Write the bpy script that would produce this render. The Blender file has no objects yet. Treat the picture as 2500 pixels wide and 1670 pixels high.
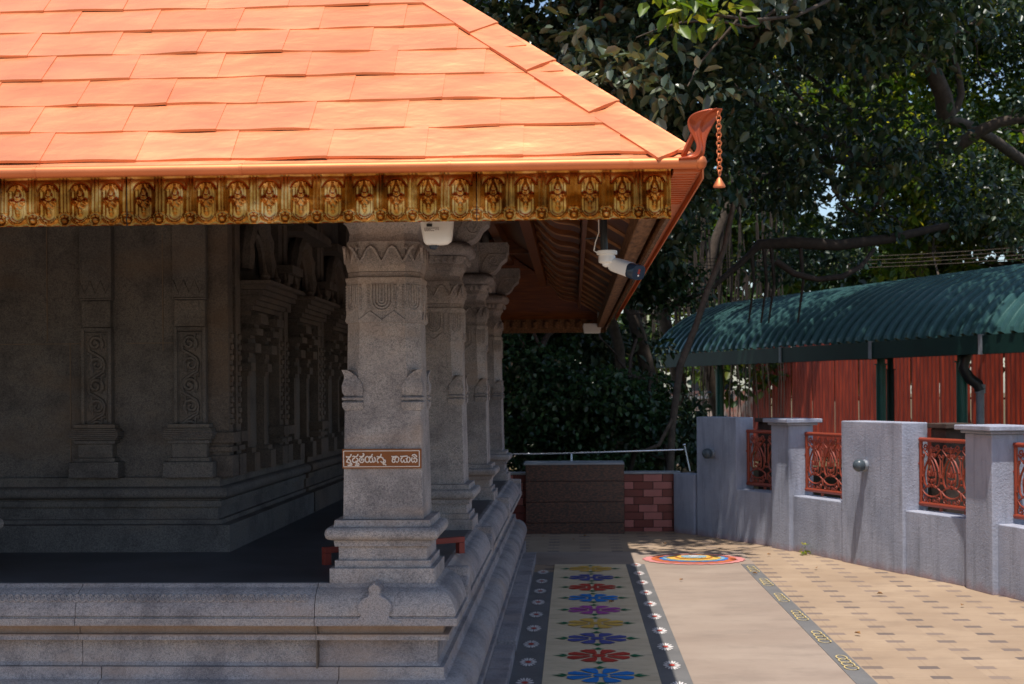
import bpy, math, random
import numpy as np
from mathutils import Vector, Matrix
R = math.radians
random.seed(7); rng = np.random.default_rng(7)
scene = bpy.context.scene
col = scene.collection

# ------------------------------------------------------------------ camera
cam = bpy.data.cameras.new('camera'); cam.lens = 48; cam.sensor_width = 36
cam.shift_y = 0.0476; cam.clip_end = 1500; cam.clip_start = 0.05
cam.dof.use_dof = True; cam.dof.focus_distance = 6.6; cam.dof.aperture_fstop = 6.3
co = bpy.data.objects.new('camera', cam); col.objects.link(co)
co.matrix_world = (Matrix.Translation((0, 0, 1.66)) @ Matrix.Rotation(R(2.58), 4, 'Z')
                   @ Matrix.Rotation(R(90), 4, 'X') @ Matrix.Rotation(R(-0.42), 4, 'Z'))
scene.camera = co
# ------------------------------------------------------------------ light
SUN = Vector((-0.033, -0.29, 1)).normalized()
w = bpy.data.worlds.new('World'); scene.world = w; w.use_nodes = True
sky = w.node_tree.nodes.new('ShaderNodeTexSky'); sky.sky_type = 'NISHITA'; sky.sun_disc = False
sky.sun_elevation = math.asin(SUN.z); sky.sun_rotation = math.atan2(SUN.x, SUN.y)
bg = w.node_tree.nodes['Background']; bg.inputs['Strength'].default_value = 0.14
w.node_tree.links.new(sky.outputs[0], bg.inputs[0])
sl = bpy.data.lights.new('sun', 'SUN'); sl.energy = 4.2; sl.angle = R(0.5); sl.color = (1, 0.94, 0.87)
so = bpy.data.objects.new('sun', sl); col.objects.link(so)
so.rotation_euler = SUN.to_track_quat('Z', 'Y').to_euler(); so.location = (0, 0, 30)
scene.view_settings.view_transform = 'Standard'; scene.view_settings.look = 'None'
scene.view_settings.exposure = 0.32; scene.view_settings.gamma = 1

# ------------------------------------------------------------------ materials
class NT:
    def __init__(s, name):
        s.m = bpy.data.materials.new(name); s.m.use_nodes = True; s.t = s.m.node_tree
        s.b = s.t.nodes['Principled BSDF']; s.o = s.t.nodes['Material Output']
    def n(s, t, **k):
        x = s.t.nodes.new(t)
        for a, b in k.items(): setattr(x, a, b)
        return x
    def l(s, a, b): s.t.links.new(a, b)
    def put(s, v, sock):
        if hasattr(v, 'node'): s.l(v, sock)
        else: sock.default_value = v
    def math(s, op, a, b=0.0, c=None):
        x = s.n('ShaderNodeMath', operation=op); s.put(a, x.inputs[0]); s.put(b, x.inputs[1])
        if c is not None: s.put(c, x.inputs[2])
        return x.outputs[0]
    def pos(s):
        if not hasattr(s, '_p'): s._p = s.n('ShaderNodeNewGeometry').outputs['Position']
        return s._p
    def map(s, sc, v=None):
        x = s.n('ShaderNodeMapping'); s.l(v or s.pos(), x.inputs[0]); x.inputs['Scale'].default_value = sc
        return x.outputs[0]
    def noise(s, scale, detail=3, rough=.55, v=None):
        x = s.n('ShaderNodeTexNoise'); x.inputs['Scale'].default_value = scale
        x.inputs['Detail'].default_value = detail; x.inputs['Roughness'].default_value = rough
        s.l(v or s.pos(), x.inputs['Vector']); return x.outputs['Fac']
    def ramp(s, f, stops, interp='LINEAR'):
        x = s.n('ShaderNodeValToRGB'); s.l(f, x.inputs[0]); x.color_ramp.interpolation = interp
        e = x.color_ramp.elements
        while len(e) < len(stops): e.new(0.5)
        for i, (p, c) in enumerate(stops):
            e[i].position = p; e[i].color = (c if hasattr(c, '__len__') else (c, c, c))[:3] + (1,) if hasattr(c, '__len__') else (c, c, c, 1)
        return x.outputs[0]
    def mix(s, f, a, b, mode='MIX'):
        x = s.n('ShaderNodeMix', data_type='RGBA', blend_type=mode); s.put(f, x.inputs[0])
        s.put(a if hasattr(a, 'node') else tuple(a) + (1,), x.inputs[6]); s.put(b if hasattr(b, 'node') else tuple(b) + (1,), x.inputs[7])
        return x.outputs[2]
    def bump(s, h, strength, dist=0.01, prev=None):
        x = s.n('ShaderNodeBump'); x.inputs['Strength'].default_value = strength; x.inputs['Distance'].default_value = dist
        s.l(h, x.inputs['Height'])
        if prev is not None: s.l(prev, x.inputs['Normal'])
        s.l(x.outputs[0], s.b.inputs['Normal']); return x.outputs[0]
    def fin(s, color=None, rough=None, metal=None, spec=None):
        if color is not None: s.put(color if hasattr(color, 'node') else tuple(color) + (1,), s.b.inputs['Base Color'])
        if rough is not None: s.put(rough, s.b.inputs['Roughness'])
        if metal is not None: s.put(metal, s.b.inputs['Metallic'])
        if spec is not None: s.b.inputs['Specular IOR Level'].default_value = spec
        return s.m

def simple(name, c, rough=.6, metal=0, var=.25, sc=8, bump=0, bsc=60, spec=.4):
    t = NT(name); c = Vector(c)
    f = t.noise(sc, 5, .6)
    cc = t.ramp(f, [(.3, tuple(c * (1 - var))), (.7, tuple(c * (1 + var * .6)))])
    if bump: t.bump(t.noise(bsc, 4), bump, .004)
    return t.fin(cc, rough, metal, spec)

def granite(name, c, warm=.0, speck=.5, blue=0.0, bump=.5):
    t = NT(name); c = Vector(c)
    f1 = t.noise(210, 3, .7); f2 = t.noise(80, 3, .65); f3 = t.noise(4.5, 6, .65); f4 = t.noise(1.3, 4, .6, t.map((1, 1, 3)))
    a = t.ramp(f1, [(.36, tuple(c * (1 - speck))), (.5, tuple(c)), (.66, tuple(c * (1 + speck * .75)))])
    b = t.ramp(f2, [(.35, (.72, .72, .74)), (.5, (1, 1, 1)), (.68, (1.10, 1.05, 1.02))])
    x = t.mix(1.0, a, b, 'MULTIPLY')
    st = t.ramp(f3, [(.35, (.62, .62, .64)), (.55, (1, 1, 1)), (.75, (1.08, 1.0, .93))])
    x = t.mix(1.0, x, st, 'MULTIPLY')
    x = t.mix(t.ramp(f4, [(.52, 0.0), (.72, .5 + warm)]), x, tuple(Vector((c[0] * 1.1, c[1] * .86, c[2] * .66))))
    rnd = t.n('ShaderNodeNewGeometry').outputs['Random Per Island']
    x = t.mix(1.0, x, t.ramp(rnd, [(0, (.93, .93, .95)), (1, (1.05, 1.03, 1.0))]), 'MULTIPLY')
    sz = t.n('ShaderNodeSeparateXYZ'); t.l(t.pos(), sz.inputs[0])   # rusty water stain in the recess of the plinth
    band = t.ramp(t.math('ABSOLUTE', t.math('SUBTRACT', t.math('ADD', sz.outputs[2], t.math('MULTIPLY', f3, .02)), .587)), [(.018, .65), (.034, 0.0)])
    x = t.mix(band, x, tuple(Vector((c[0] * .95, c[1] * .66, c[2] * .42))))
    t.bump(t.math('ADD', f1, t.math('MULTIPLY', f2, .8)), bump, .004)
    return t.fin(x, .78, 0, .3)

M = {}
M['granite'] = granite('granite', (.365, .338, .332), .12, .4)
M['granite_shaded'] = granite('granite_shaded', (.14, .133, .127), .1, .4)  # weathered inner stone, with the interior's shade put into its base colour
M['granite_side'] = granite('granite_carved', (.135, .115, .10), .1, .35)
M['floor'] = simple('polished_floor', (.065, .07, .082), .45, 0, .3, 3)
M['mortar'] = simple('mortar', (.17, .13, .10), .9, 0, .3, 30, .3)
def copper(name, c, rough, metal, bump=.35, dents=True, var=.12):
    t = NT(name); c = Vector(c)
    n1 = t.noise(6, 3, .45, t.map((.7, 1, 1.8))); n2 = t.noise(26, 3, .5); n3 = t.noise(2.2, 3)
    rnd = t.n('ShaderNodeNewGeometry').outputs['Random Per Island']
    x = t.ramp(n1, [(.3, tuple(c * (1 - var))), (.6, tuple(c)), (.8, tuple(c * (1 + var * .5)))])
    x = t.mix(1.0, x, t.ramp(rnd, [(0, (.95, .92, .88)), (1, (1.04, 1.06, 1.08))]), 'MULTIPLY')
    r = t.math('ADD', rough - .06, t.math('MULTIPLY', n3, .14))
    if dents:
        b1 = t.bump(n1, bump, .03); t.bump(n2, bump * .3, .008, b1)
    return t.fin(x, r, metal)
M['copper'] = copper('copper_sheet', (.88, .31, .135), .36, .6, .25, True, .12)
M['copper'].node_tree.nodes['Principled BSDF'].inputs['Coat Weight'].default_value = .15
M['copper'].node_tree.nodes['Principled BSDF'].inputs['Coat Roughness'].default_value = .22
M['copper_roll'] = copper('copper_roll', (.66, .20, .075), .5, .65, .1)
M['copper_dark'] = copper('painted_copper', (.42, .075, .02), .26, .35, .08)
t = NT('embossed_brass')
n1 = t.noise(9, 5, .6); n2 = t.noise(45, 4, .6)
x = t.ramp(n1, [(.3, (.16, .06, .011)), (.5, (.40, .175, .032)), (.72, (.76, .45, .17))])
x = t.mix(t.ramp(n2, [(.56, 0.0), (.72, .6)]), x, (.20, .08, .03))
t.bump(n2, .12, .004)
M['brass'] = t.fin(x, t.math('ADD', .10, t.math('MULTIPLY', n2, .26)), .97)
t = NT('varnished_wood'); n = t.noise(5, 5, .6, t.map((1, 14, 4)))
M['wood'] = t.fin(t.ramp(n, [(.3, (.055, .015, .004)), (.5, (.14, .04, .008)), (.7, (.22, .07, .014))]), .33, 0, .5)
M['batten'] = simple('lit_edge_wood', (.42, .20, .09), .5)  # pale tone stands for light caught along rafter and batten edges
t = NT('wood_beam'); n = t.noise(9, 5, .6, t.map((6, 1, 6)))
M['beam'] = t.fin(t.ramp(n, [(.3, (.06, .025, .012)), (.5, (.17, .08, .035)), (.7, (.26, .14, .07))]), .7, 0, .3)
M['white'] = simple('white_plastic', (.80, .79, .77), .35, 0, .04, 12)
M['black'] = simple('black_plastic', (.02, .022, .026), .35, 0, .2)
M['navy'] = simple('dark_lens', (.02, .035, .06), .15, 0, .2)
M['red_lens'] = simple('red_lens', (.30, .03, .02), .2, 0, .2)
M['ink'] = simple('green_ink', (.03, .40, .25), .5)
M['grey_ink'] = simple('grey_ink', (.28, .22, .22), .5)
M['sign'] = simple('brown_enamel', (.23, .065, .008), .3, 0, .12, 14)
M['cream'] = simple('cream_lettering', (.80, .70, .62), .5, 0, .05)
M['redpaint'] = simple('red_paint', (.24, .035, .022), .5, 0, .2)
M['greyglobe'] = simple('dark_globe', (.07, .09, .105), .3)
M['steel'] = simple('stainless_steel', (.55, .57, .60), .25, 1, .1)
M['terracotta'] = copper('terracotta_paint', (.29, .048, .02), .42, .1, .05)
# lavender stucco
t = NT('lavender_stucco')
p = t.n('ShaderNodeSeparateXYZ'); t.l(t.pos(), p.inputs[0])
n = t.noise(2.2, 5, .6); n2 = t.noise(50, 5, .7); n3 = t.noise(12, 4, .6)
x = t.ramp(n, [(.3, (.29, .31, .375)), (.7, (.40, .415, .485))])
hz = t.math('ADD', t.math('ADD', p.outputs[2], .1), t.math('MULTIPLY', n3, -.14))
x = t.mix(t.ramp(hz, [(.03, .55), (.11, 0.0)]) , x, (.30, .13, .10))
x = t.mix(t.ramp(t.noise(1.6, 5, .7, t.map((3, 3, .6))), [(.5, 0.0), (.75, .6)]), x, (.15, .16, .19))
st2 = t.noise(3.2, 4, .6, t.map((5, 5, .35)))
x = t.mix(t.ramp(st2, [(.56, 0.0), (.66, .35)]), x, (.17, .18, .20))
t.bump(t.math('ADD', n2, t.math('MULTIPLY', n3, .5)), .6, .012)
M['lavender'] = t.fin(x, .85, 0, .2)
M['capdark'] = simple('weathered_cap', (.06, .04, .03), .9, 0, .5, 12, .6)
M['tile_red'] = simple('dark_red_tile', (.19, .028, .022), .35, 0, .15, 6)
M['tile_pink'] = simple('pink_tile', (.44, .135, .115), .35, 0, .12, 6)
M['grout'] = simple('dark_grout', (.02, .012, .012), .9)
t = NT('polished_granite'); n = t.noise(30, 5, .7, t.map((1, 1, 2.4))); n2 = t.noise(90, 4, .7)
x = t.ramp(n, [(.4, (.018, .010, .010)), (.52, (.09, .032, .02)), (.7, (.24, .085, .05))])
M['red_granite'] = t.fin(t.mix(t.ramp(n2, [(.55, 0.0), (.7, .7)]), x, (.02, .02, .025)), .35, 0, .5)
M['coping'] = simple('grey_coping', (.32, .33, .34), .6, 0, .2, 10, .2)
t = NT('green_roof_sheet'); n = t.noise(3, 5, .6); n2 = t.noise(24, 4, .7)
x = t.ramp(n, [(.3, (.028, .085, .082)), (.7, (.055, .14, .135))])
x = t.mix(t.ramp(n2, [(.58, 0.0), (.75, .5)]), x, (.12, .18, .17))
M['greenroof'] = t.fin(x, .38, .15, .5)
M['greenfascia'] = simple('green_fascia', (.004, .034, .026), .6, 0, .25, 3)
M['greenpost'] = simple('green_post', (.008, .09, .065), .4, 0, .2)
M['pvc'] = simple('grey_pvc', (.22, .24, .27), .5)
t = NT('red_sheet'); n = t.noise(3, 5, .6, t.map((4, 4, .5))); n2 = t.noise(14, 4, .6, t.map((5, 5, 1)))
x = t.ramp(n, [(.3, (.15, .016, .009)), (.7, (.44, .055, .022))])
M['redsheet'] = t.fin(t.mix(t.ramp(n2, [(.62, 0.0), (.76, .25)]), x, (.40, .12, .08)), .5, 0, .4)
t = NT('faded_sheet'); n = t.noise(5, 5, .6, t.map((2, 2, .7)))
M['faded'] = t.fin(t.ramp(n, [(.35, (.40, .10, .06)), (.5, (.45, .28, .22)), (.65, (.50, .42, .36))]), .6, 0, .3)
M['signboard'] = simple('dark_board', (.03, .032, .04), .5)
M['bark'] = simple('bark', (.085, .062, .045), .9, 0, .45, 14, .9, 30)
M['barkdark'] = simple('dark_bark', (.05, .036, .028), .9, 0, .45, 14, .9, 30)
def leafmat(name, c1, c2, c3, trans=.25, rough=.35, spec=.5):
    t = NT(name)
    rnd = t.n('ShaderNodeNewGeometry').outputs['Random Per Island']
    x = t.ramp(rnd, [(0, c1), (.6, c2), (.93, c3), (1, tuple(Vector(c3) * 1.5))])
    n = t.noise(.9, 3); x = t.mix(1.0, x, t.ramp(n, [(.3, (.6, .65, .7)), (.7, (1.25, 1.2, 1.0))]), 'MULTIPLY')
    t.fin(x, rough, 0, spec)
    tr = t.n('ShaderNodeBsdfTranslucent'); ms = t.n('ShaderNodeMixShader'); ms.inputs[0].default_value = trans
    x2 = t.mix(1.0, x, (1.6, 1.5, .5), 'MULTIPLY'); t.l(x2, tr.inputs[0])
    t.l(t.b.outputs[0], ms.inputs[1]); t.l(tr.outputs[0], ms.inputs[2]); t.l(ms.outputs[0], t.o.inputs[0])
    return t.m
M['leaf_dark'] = leafmat('banyan_leaf', (.015, .035, .020), (.028, .062, .034), (.075, .095, .05), .18)
M['leaf_mid'] = leafmat('tree_leaf', (.025, .055, .014), (.055, .11, .022), (.13, .15, .03), .35)
M['leaf_lit'] = leafmat('bright_leaf', (.06, .12, .015), (.12, .20, .025), (.30, .30, .05), .45)
M['leaf_bush'] = leafmat('bush_leaf', (.012, .035, .014), (.025, .065, .025), (.06, .11, .045), .2)
M['leaf_silver'] = leafmat('pale_leaf', (.035, .06, .04), (.085, .115, .08), (.20, .225, .17), .15, .3)
M['dryleaf'] = simple('dry_leaf', (.30, .15, .05), .8)

# pavements
def frac(t, s, off, per): return t.math('FRACT', t.math('DIVIDE', t.math('SUBTRACT', s, off), per))
t = NT('interlocking_pavers'); p = t.n('ShaderNodeSeparateXYZ'); t.l(t.pos(), p.inputs[0])
X, Y = p.outputs[0], p.outputs[1]
wob = t.math('MULTIPLY', t.math('SUBTRACT', t.noise(9, 2), .5), .012)
fx = frac(t, t.math('ADD', X, wob), .05, .33); fy = frac(t, t.math('ADD', Y, wob), .02, .28)
inr = t.math('MULTIPLY', t.math('LESS_THAN', fx, .35), t.math('LESS_THAN', fy, .29))
edge = t.math('MULTIPLY', t.math('LESS_THAN', t.math('ABSOLUTE', t.math('SUBTRACT', fx, .175)), .19), t.math('LESS_THAN', t.math('ABSOLUTE', t.math('SUBTRACT', fy, .145)), .17))
j1 = t.math('LESS_THAN', t.math('ABSOLUTE', t.math('SUBTRACT', fx, .175)), .009)
j2 = t.math('LESS_THAN', t.math('ABSOLUTE', t.math('SUBTRACT', fy, .145)), .009)
joint = t.math('MAXIMUM', j1, j2)
n = t.noise(1.1, 5, .6); n2 = t.noise(38, 4, .7); cellx = t.math('FLOOR', t.math('DIVIDE', t.math('SUBTRACT', X, .05), .33)); celly = t.math('FLOOR', t.math('DIVIDE', t.math('SUBTRACT', Y, .02), .28))
cv = t.n('ShaderNodeCombineXYZ'); t.l(cellx, cv.inputs[0]); t.l(celly, cv.inputs[1])
wn = t.n('ShaderNodeTexWhiteNoise'); t.l(cv.outputs[0], wn.inputs[0])
base = t.ramp(n, [(.3, (.31, .22, .145)), (.7, (.40, .295, .20))])
base = t.mix(1.0, base, t.ramp(wn.outputs[0], [(0, (.93, .92, .92)), (1, (1.04, 1.04, 1.04))]), 'MULTIPLY')
base = t.mix(t.ramp(n2, [(.5, 0.0), (.8, .25)]), base, (.30, .21, .15))
dk = t.mix(wn.outputs[0], (.135, .105, .092), (.25, .185, .145))
x = t.mix(t.math('MULTIPLY', joint, .5), base, (.22, .15, .10))
x = t.mix(t.math('MULTIPLY', edge, .5), x, (.24, .16, .11))
x = t.mix(inr, x, dk)
x = t.mix(t.ramp(t.noise(2.6, 6, .7, t.map((1, 1.6, 1))), [(.5, 0.0), (.72, .5)]), x, (.23, .165, .115))
t.bump(t.math('SUBTRACT', n2, t.math('MULTIPLY', edge, 2.0)), .3, .004)
M['paver'] = t.fin(x, .8, 0, .25)
t = NT('smooth_concrete'); n = t.noise(.9, 6, .6, t.map((1, 1.5, 1))); n2 = t.noise(60, 3); n3 = t.noise(1.8, 6, .75, t.map((1, 2.0, 1)))
x = t.ramp(n, [(.3, (.27, .205, .16)), (.7, (.36, .285, .225))])
x = t.mix(t.ramp(n3, [(.48, 0.0), (.75, .5)]), x, (.17, .135, .11))
t.bump(n2, .15, .003); M['concrete'] = t.fin(x, .8, 0, .25)
t = NT('cream_floor_paint'); n = t.noise(1.7, 6, .6, t.map((1, 2, 1))); n3 = t.noise(5, 6, .75, t.map((1, 4, 1)))
x = t.ramp(n, [(.3, (.58, .45, .28)), (.7, (.72, .58, .38))])
x = t.mix(t.ramp(n3, [(.52, 0.0), (.72, .5)]), x, (.25, .20, .14)); M['mat'] = t.fin(x, .75, 0, .25)
def paint(name, c):
    t = NT(name); c = Vector(c); n = t.noise(22, 5, .8)
    return t.fin(t.mix(t.ramp(n, [(.58, 0.0), (.72, .45)]), t.ramp(t.noise(3, 3), [(.3, tuple(c * .85)), (.7, tuple(c * 1.1))]), (.36, .30, .22)), .6, 0, .3)
M['greypaint'] = paint('grey_floor_paint', (.155, .15, .145))
for k, c in dict(yellow=(.70, .42, .08), indigo=(.09, .10, .30), red=(.50, .05, .03), blue=(.02, .20, .55), magenta=(.42, .08, .32),
                 green=(.02, .16, .07), whitep=(.75, .70, .66), pink=(.62, .24, .22), orange=(.56, .14, .05), sky=(.24, .38, .45), pale=(.60, .46, .20)).items():
    M[k] = paint(k + '_floor_paint', c)
t = NT('soil'); n = t.noise(3, 6, .7); M['soil'] = t.fin(t.ramp(n, [(.3, (.06, .05, .03)), (.5, (.12, .09, .05)), (.7, (.08, .10, .035))]), .95, 0, .1)
M['palewall'] = simple('pale_plaster', (.60, .48, .42), .8, 0, .2, 2)

# ------------------------------------------------------------------ mesh helpers
class MB:
    def __init__(s): s.v = []; s.f = []; s.mi = []
    def add(s, vs, fs, mi=0):
        o = len(s.v); s.v += [tuple(q) for q in vs]; s.f += [tuple(i + o for i in f) for f in fs]; s.mi += [mi] * len(fs); return s
    def box(s, x0, x1, y0, y1, z0, z1, mi=0, rot=0, c=None):
        vs = [(x, y, z) for z in (z0, z1) for x, y in ((x0, y0), (x1, y0), (x1, y1), (x0, y1))]
        if rot:
            cx, cy = c or ((x0 + x1) / 2, (y0 + y1) / 2); ca, sa = math.cos(rot), math.sin(rot)
            vs = [(cx + (x - cx) * ca - (y - cy) * sa, cy + (x - cx) * sa + (y - cy) * ca, z) for x, y, z in vs]
        return s.add(vs, [(0, 3, 2, 1), (4, 5, 6, 7), (0, 1, 5, 4), (1, 2, 6, 5), (2, 3, 7, 6), (3, 0, 4, 7)], mi)
    def ring_stack(s, rings, mi=0, cap=True, closed=True):
        n = len(rings[0]); o = len(s.v)
        for r in rings: s.v += [tuple(q) for q in r]
        for i in range(len(rings) - 1):
            for j in range(n if closed else n - 1):
                a = o + i * n + j; b = o + i * n + (j + 1) % n
                s.f.append((a, b, b + n, a + n)); s.mi.append(mi)
        if cap:
            s.f.append(tuple(o + j for j in reversed(range(n)))); s.mi.append(mi)
            e = o + (len(rings) - 1) * n; s.f.append(tuple(e + j for j in range(n))); s.mi.append(mi)
        return s
    def oct(s, cx, cy, prof, mi=0, rot=0):
        """prof: list of (z, half width, chamfer)"""
        rings = []
        for z, h, c in prof:
            c = max(c, .0015); q = [(h, -h + c), (h, h - c), (h - c, h), (-h + c, h), (-h, h - c), (-h, -h + c), (-h + c, -h), (h - c, -h)]
            rings.append([(cx + a, cy + b, z) for a, b in q])
        return s.ring_stack(rings, mi)
    def lathe(s, c, prof, n=16, mi=0, axis=None):
        ax = Vector(axis or (0, 0, 1)).normalized(); q = ax.to_track_quat('Z', 'Y'); c = Vector(c); rings = []
        for z, r in prof:
            rings.append([c + q @ Vector((max(r, 1e-4) * math.cos(2 * math.pi * k / n), max(r, 1e-4) * math.sin(2 * math.pi * k / n), z)) for k in range(n)])
        return s.ring_stack(rings, mi)
    def tube(s, pts, r, n=6, mi=0, closed=False):
        P = [Vector(q) for q in pts]; m = len(P); rings = []; up = None
        for i in range(m):
            if closed: d = P[(i + 1) % m] - P[i - 1]
            else: d = P[min(i + 1, m - 1)] - P[max(i - 1, 0)]
            if d.length < 1e-9: d = Vector((0, 0, 1))
            d.normalize()
            if up is None: up = Vector((0, 0, 1)) if abs(d.z) < .9 else Vector((1, 0, 0))
            a = up - d * up.dot(d)
            if a.length < 1e-6: a = d.orthogonal()
            a.normalize(); up = a; b = d.cross(a); rr = r[i] if hasattr(r, '__len__') else r
            rings.append([P[i] + a * (rr * math.cos(2 * math.pi * k / n)) + b * (rr * math.sin(2 * math.pi * k / n)) for k in range(n)])
        if closed: rings.append(rings[0]); return s.ring_stack(rings, mi, cap=False)
        return s.ring_stack(rings, mi)
    def sweep(s, prof, path, mi=0):
        """prof: closed list of (out, z); path: plan points, 'out' is to the right of travel; mitred"""
        n = len(path); rings = []
        for i in range(n):
            P = Vector(path[i])
            if i == 0: d = (Vector(path[1]) - P).normalized(); nn = Vector((d.y, -d.x)); k = 1
            elif i == n - 1: d = (P - Vector(path[-2])).normalized(); nn = Vector((d.y, -d.x)); k = 1
            else:
                d1 = (P - Vector(path[i - 1])).normalized(); d2 = (Vector(path[i + 1]) - P).normalized()
                n1 = Vector((d1.y, -d1.x)); n2 = Vector((d2.y, -d2.x)); nn = (n1 + n2).normalized(); k = 1 / max(.3, nn.dot(n1))
            rings.append([(P.x + nn.x * o * k, P.y + nn.y * o * k, z) for o, z in prof])
        return s.ring_stack(rings, mi)
    def poly(s, pts, axis_fn, t, mi=0):
        """extrude a 2-D outline; axis_fn maps (u, v, w) to a point, w in 0..t"""
        n = len(pts); a = [axis_fn(u, v, 0) for u, v in pts]; b = [axis_fn(u, v, t) for u, v in pts]
        return s.add(a + b, [tuple(reversed(range(n))), tuple(range(n, 2 * n))] + [(i, (i + 1) % n, (i + 1) % n + n, i + n) for i in range(n)], mi)
    def build(s, name, mats, parent=None, smooth=0, bevel=0, origin=None):
        me = bpy.data.meshes.new(name)
        o = bpy.data.objects.new(name, me)
        org = Vector((0, 0, 0))
        if parent is not None:
            p = parent
            while p is not None: org += p.location; p = p.parent
        loc = Vector(origin) - org if origin else Vector((0, 0, 0)); tot = org + loc
        me.from_pydata([(a - tot.x, b - tot.y, c - tot.z) for a, b, c in s.v], [], s.f)
        mats = mats if isinstance(mats, (list, tuple)) else [mats]
        for m in mats: me.materials.append(M[m])
        if len(mats) > 1: me.polygons.foreach_set('material_index', s.mi)
        me.validate(); me.update()
        if smooth:
            me.polygons.foreach_set('use_smooth', [True] * len(me.polygons)); me.set_sharp_from_angle(angle=R(smooth))
        o.location = loc
        if parent is not None: o.parent = parent
        col.objects.link(o)
        if bevel:
            b = o.modifiers.new('bevel', 'BEVEL'); b.width = bevel; b.segments = 2; b.limit_method = 'ANGLE'; b.angle_limit = R(40)
            b.harden_normals = False
        return o

def tag(o, label=None, cat=None, group=None, kind=None):
    if label: o['label'] = label
    if cat: o['category'] = cat
    if group: o['group'] = group
    if kind: o['kind'] = kind
    return o
def thing(name, loc, label, cat, group=None):
    o = bpy.data.objects.new(name, None); o.location = loc; o.empty_display_size = .2; col.objects.link(o)
    return tag(o, label, cat, group)
def copy_tree(o, parent=None, loc=None):
    c = o.copy(); col.objects.link(c)
    if parent is not None: c.parent = parent
    if loc is not None: c.location = loc
    for ch in list(o.children): copy_tree(ch, c)
    return c
def arc(cx, cy, r, a0, a1, n=10, ry=None):
    ry = ry or r
    return [(cx + r * math.cos(R(a0 + (a1 - a0) * i / n)), cy + ry * math.sin(R(a0 + (a1 - a0) * i / n))) for i in range(n + 1)]
def spiral(cx, cy, r0, r1, a0, turns, n=22):
    return [(cx + (r0 + (r1 - r0) * i / n) * math.cos(R(a0) + turns * 2 * math.pi * i / n), cy + (r0 + (r1 - r0) * i / n) * math.sin(R(a0) + turns * 2 * math.pi * i / n)) for i in range(n + 1)]

# ------------------------------------------------------------------ ground
tag(MB().add([(-400, -400, 0), (400, -400, 0), (400, 400, 0), (-400, 400, 0)], [(0, 1, 2, 3)]).build('ground', 'soil'), kind='structure')
def sheet(name, m, x0, x1, y0, y1, z, th=.004):
    return tag(MB().box(x0, x1, y0, y1, z - th, z).build(name, m), kind='structure')
# courtyard outline follows the curved wall
WALL = [(1.39, 15.58), (1.76, 14.95), (2.10, 14.36), (2.23, 14.04), (2.58, 13.19), (2.94, 12.28), (3.27, 11.43), (3.37, 11.04), (3.62, 10.13), (3.80, 9.2), (3.92, 8.2), (3.95, 7.0), (3.95, 2.0), (3.95, -16.0)]
yard = [(-14, -16)] + [(3.99, -16)] + [(x + .05, y + .02) for x, y in reversed(WALL[:-1])] + [(1.36, 16.1), (-14, 16.1)]
m = MB(); n = len(yard); m.add([(x, y, .004) for x, y in yard], [tuple(range(n))]); tag(m.build('paved_yard', 'paver'), kind='structure')
sheet('concrete_path', 'concrete', .66, 1.565, -6, 12.97, .008)
sheet('far_landing', 'concrete', -.60, 1.70, 12.972, 14.0, .0075)
sheet('grey_strip', 'greypaint', 1.567, 1.687, -6, 12.95, .009)

# painted walkway
carpet = thing('painted_carpet', (.145, 9, .012), 'cream painted floor strip with a row of big coloured flowers beside the temple', 'floor painting')
MB().add([(-.19, -3, .012), (.481, -3, .012), (.481, 12.95, .012), (-.19, 12.95, .012)], [(0, 1, 2, 3)]).build('cream_ground', 'mat', carpet)
cols = ['yellow', 'indigo', 'red', 'blue', 'magenta', 'yellow', 'indigo', 'red', 'blue', 'magenta', 'yellow']
for i, c in enumerate(cols):
    cy = 12.6 - .589 * i; cx = .145; m = MB(); z = .016
    for k in range(8):
        a = 2 * math.pi * (k + .5) / 8; r1, r2 = .055, .20
        pts = [(.058, -.011), (.13, -.039), (.188, -.050), (.212, 0), (.188, .050), (.13, .039), (.058, .011)]
        sc = .97 if k % 2 else 1
        m.add([(cx + sc * (u * math.cos(a) - v * math.sin(a)), cy + sc * (u * math.sin(a) + v * math.cos(a)), z) for u, v in pts], [tuple(range(7))])
    q = [(cx + .045 * math.cos(a * math.pi / 6), cy + .045 * math.sin(a * math.pi / 6), z) for a in range(12)]; m.add(q, [tuple(range(12))])
    fo = m.build('painted_flower', c, carpet, origin=(cx, cy, z)); fo['label'] = c.replace('indigo', 'indigo blue') + ' eight petalled painted flower'
    for k in range(4):
        g = MB(); a = math.pi / 2 * k; L = .29 if k % 2 == 0 else .265
        for da, l, wd in ((0, L, .022), (.22, L - .04, .016), (-.22, L - .04, .016)):
            ca, sa = math.cos(a), math.sin(a); b = .19
            pts = [(b, 0), (b + .03, wd + da * .12), (l, da * .16), (b + .03, -wd + da * .12)]
            g.add([(cx + u * ca - v * sa, cy + u * sa + v * ca, z + .0006 * (1 + (da > 0) + 2 * (da < 0))) for u, v in pts], [(0, 3, 2, 1)])
        g.build('leaf_tip', 'green', fo)
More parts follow.
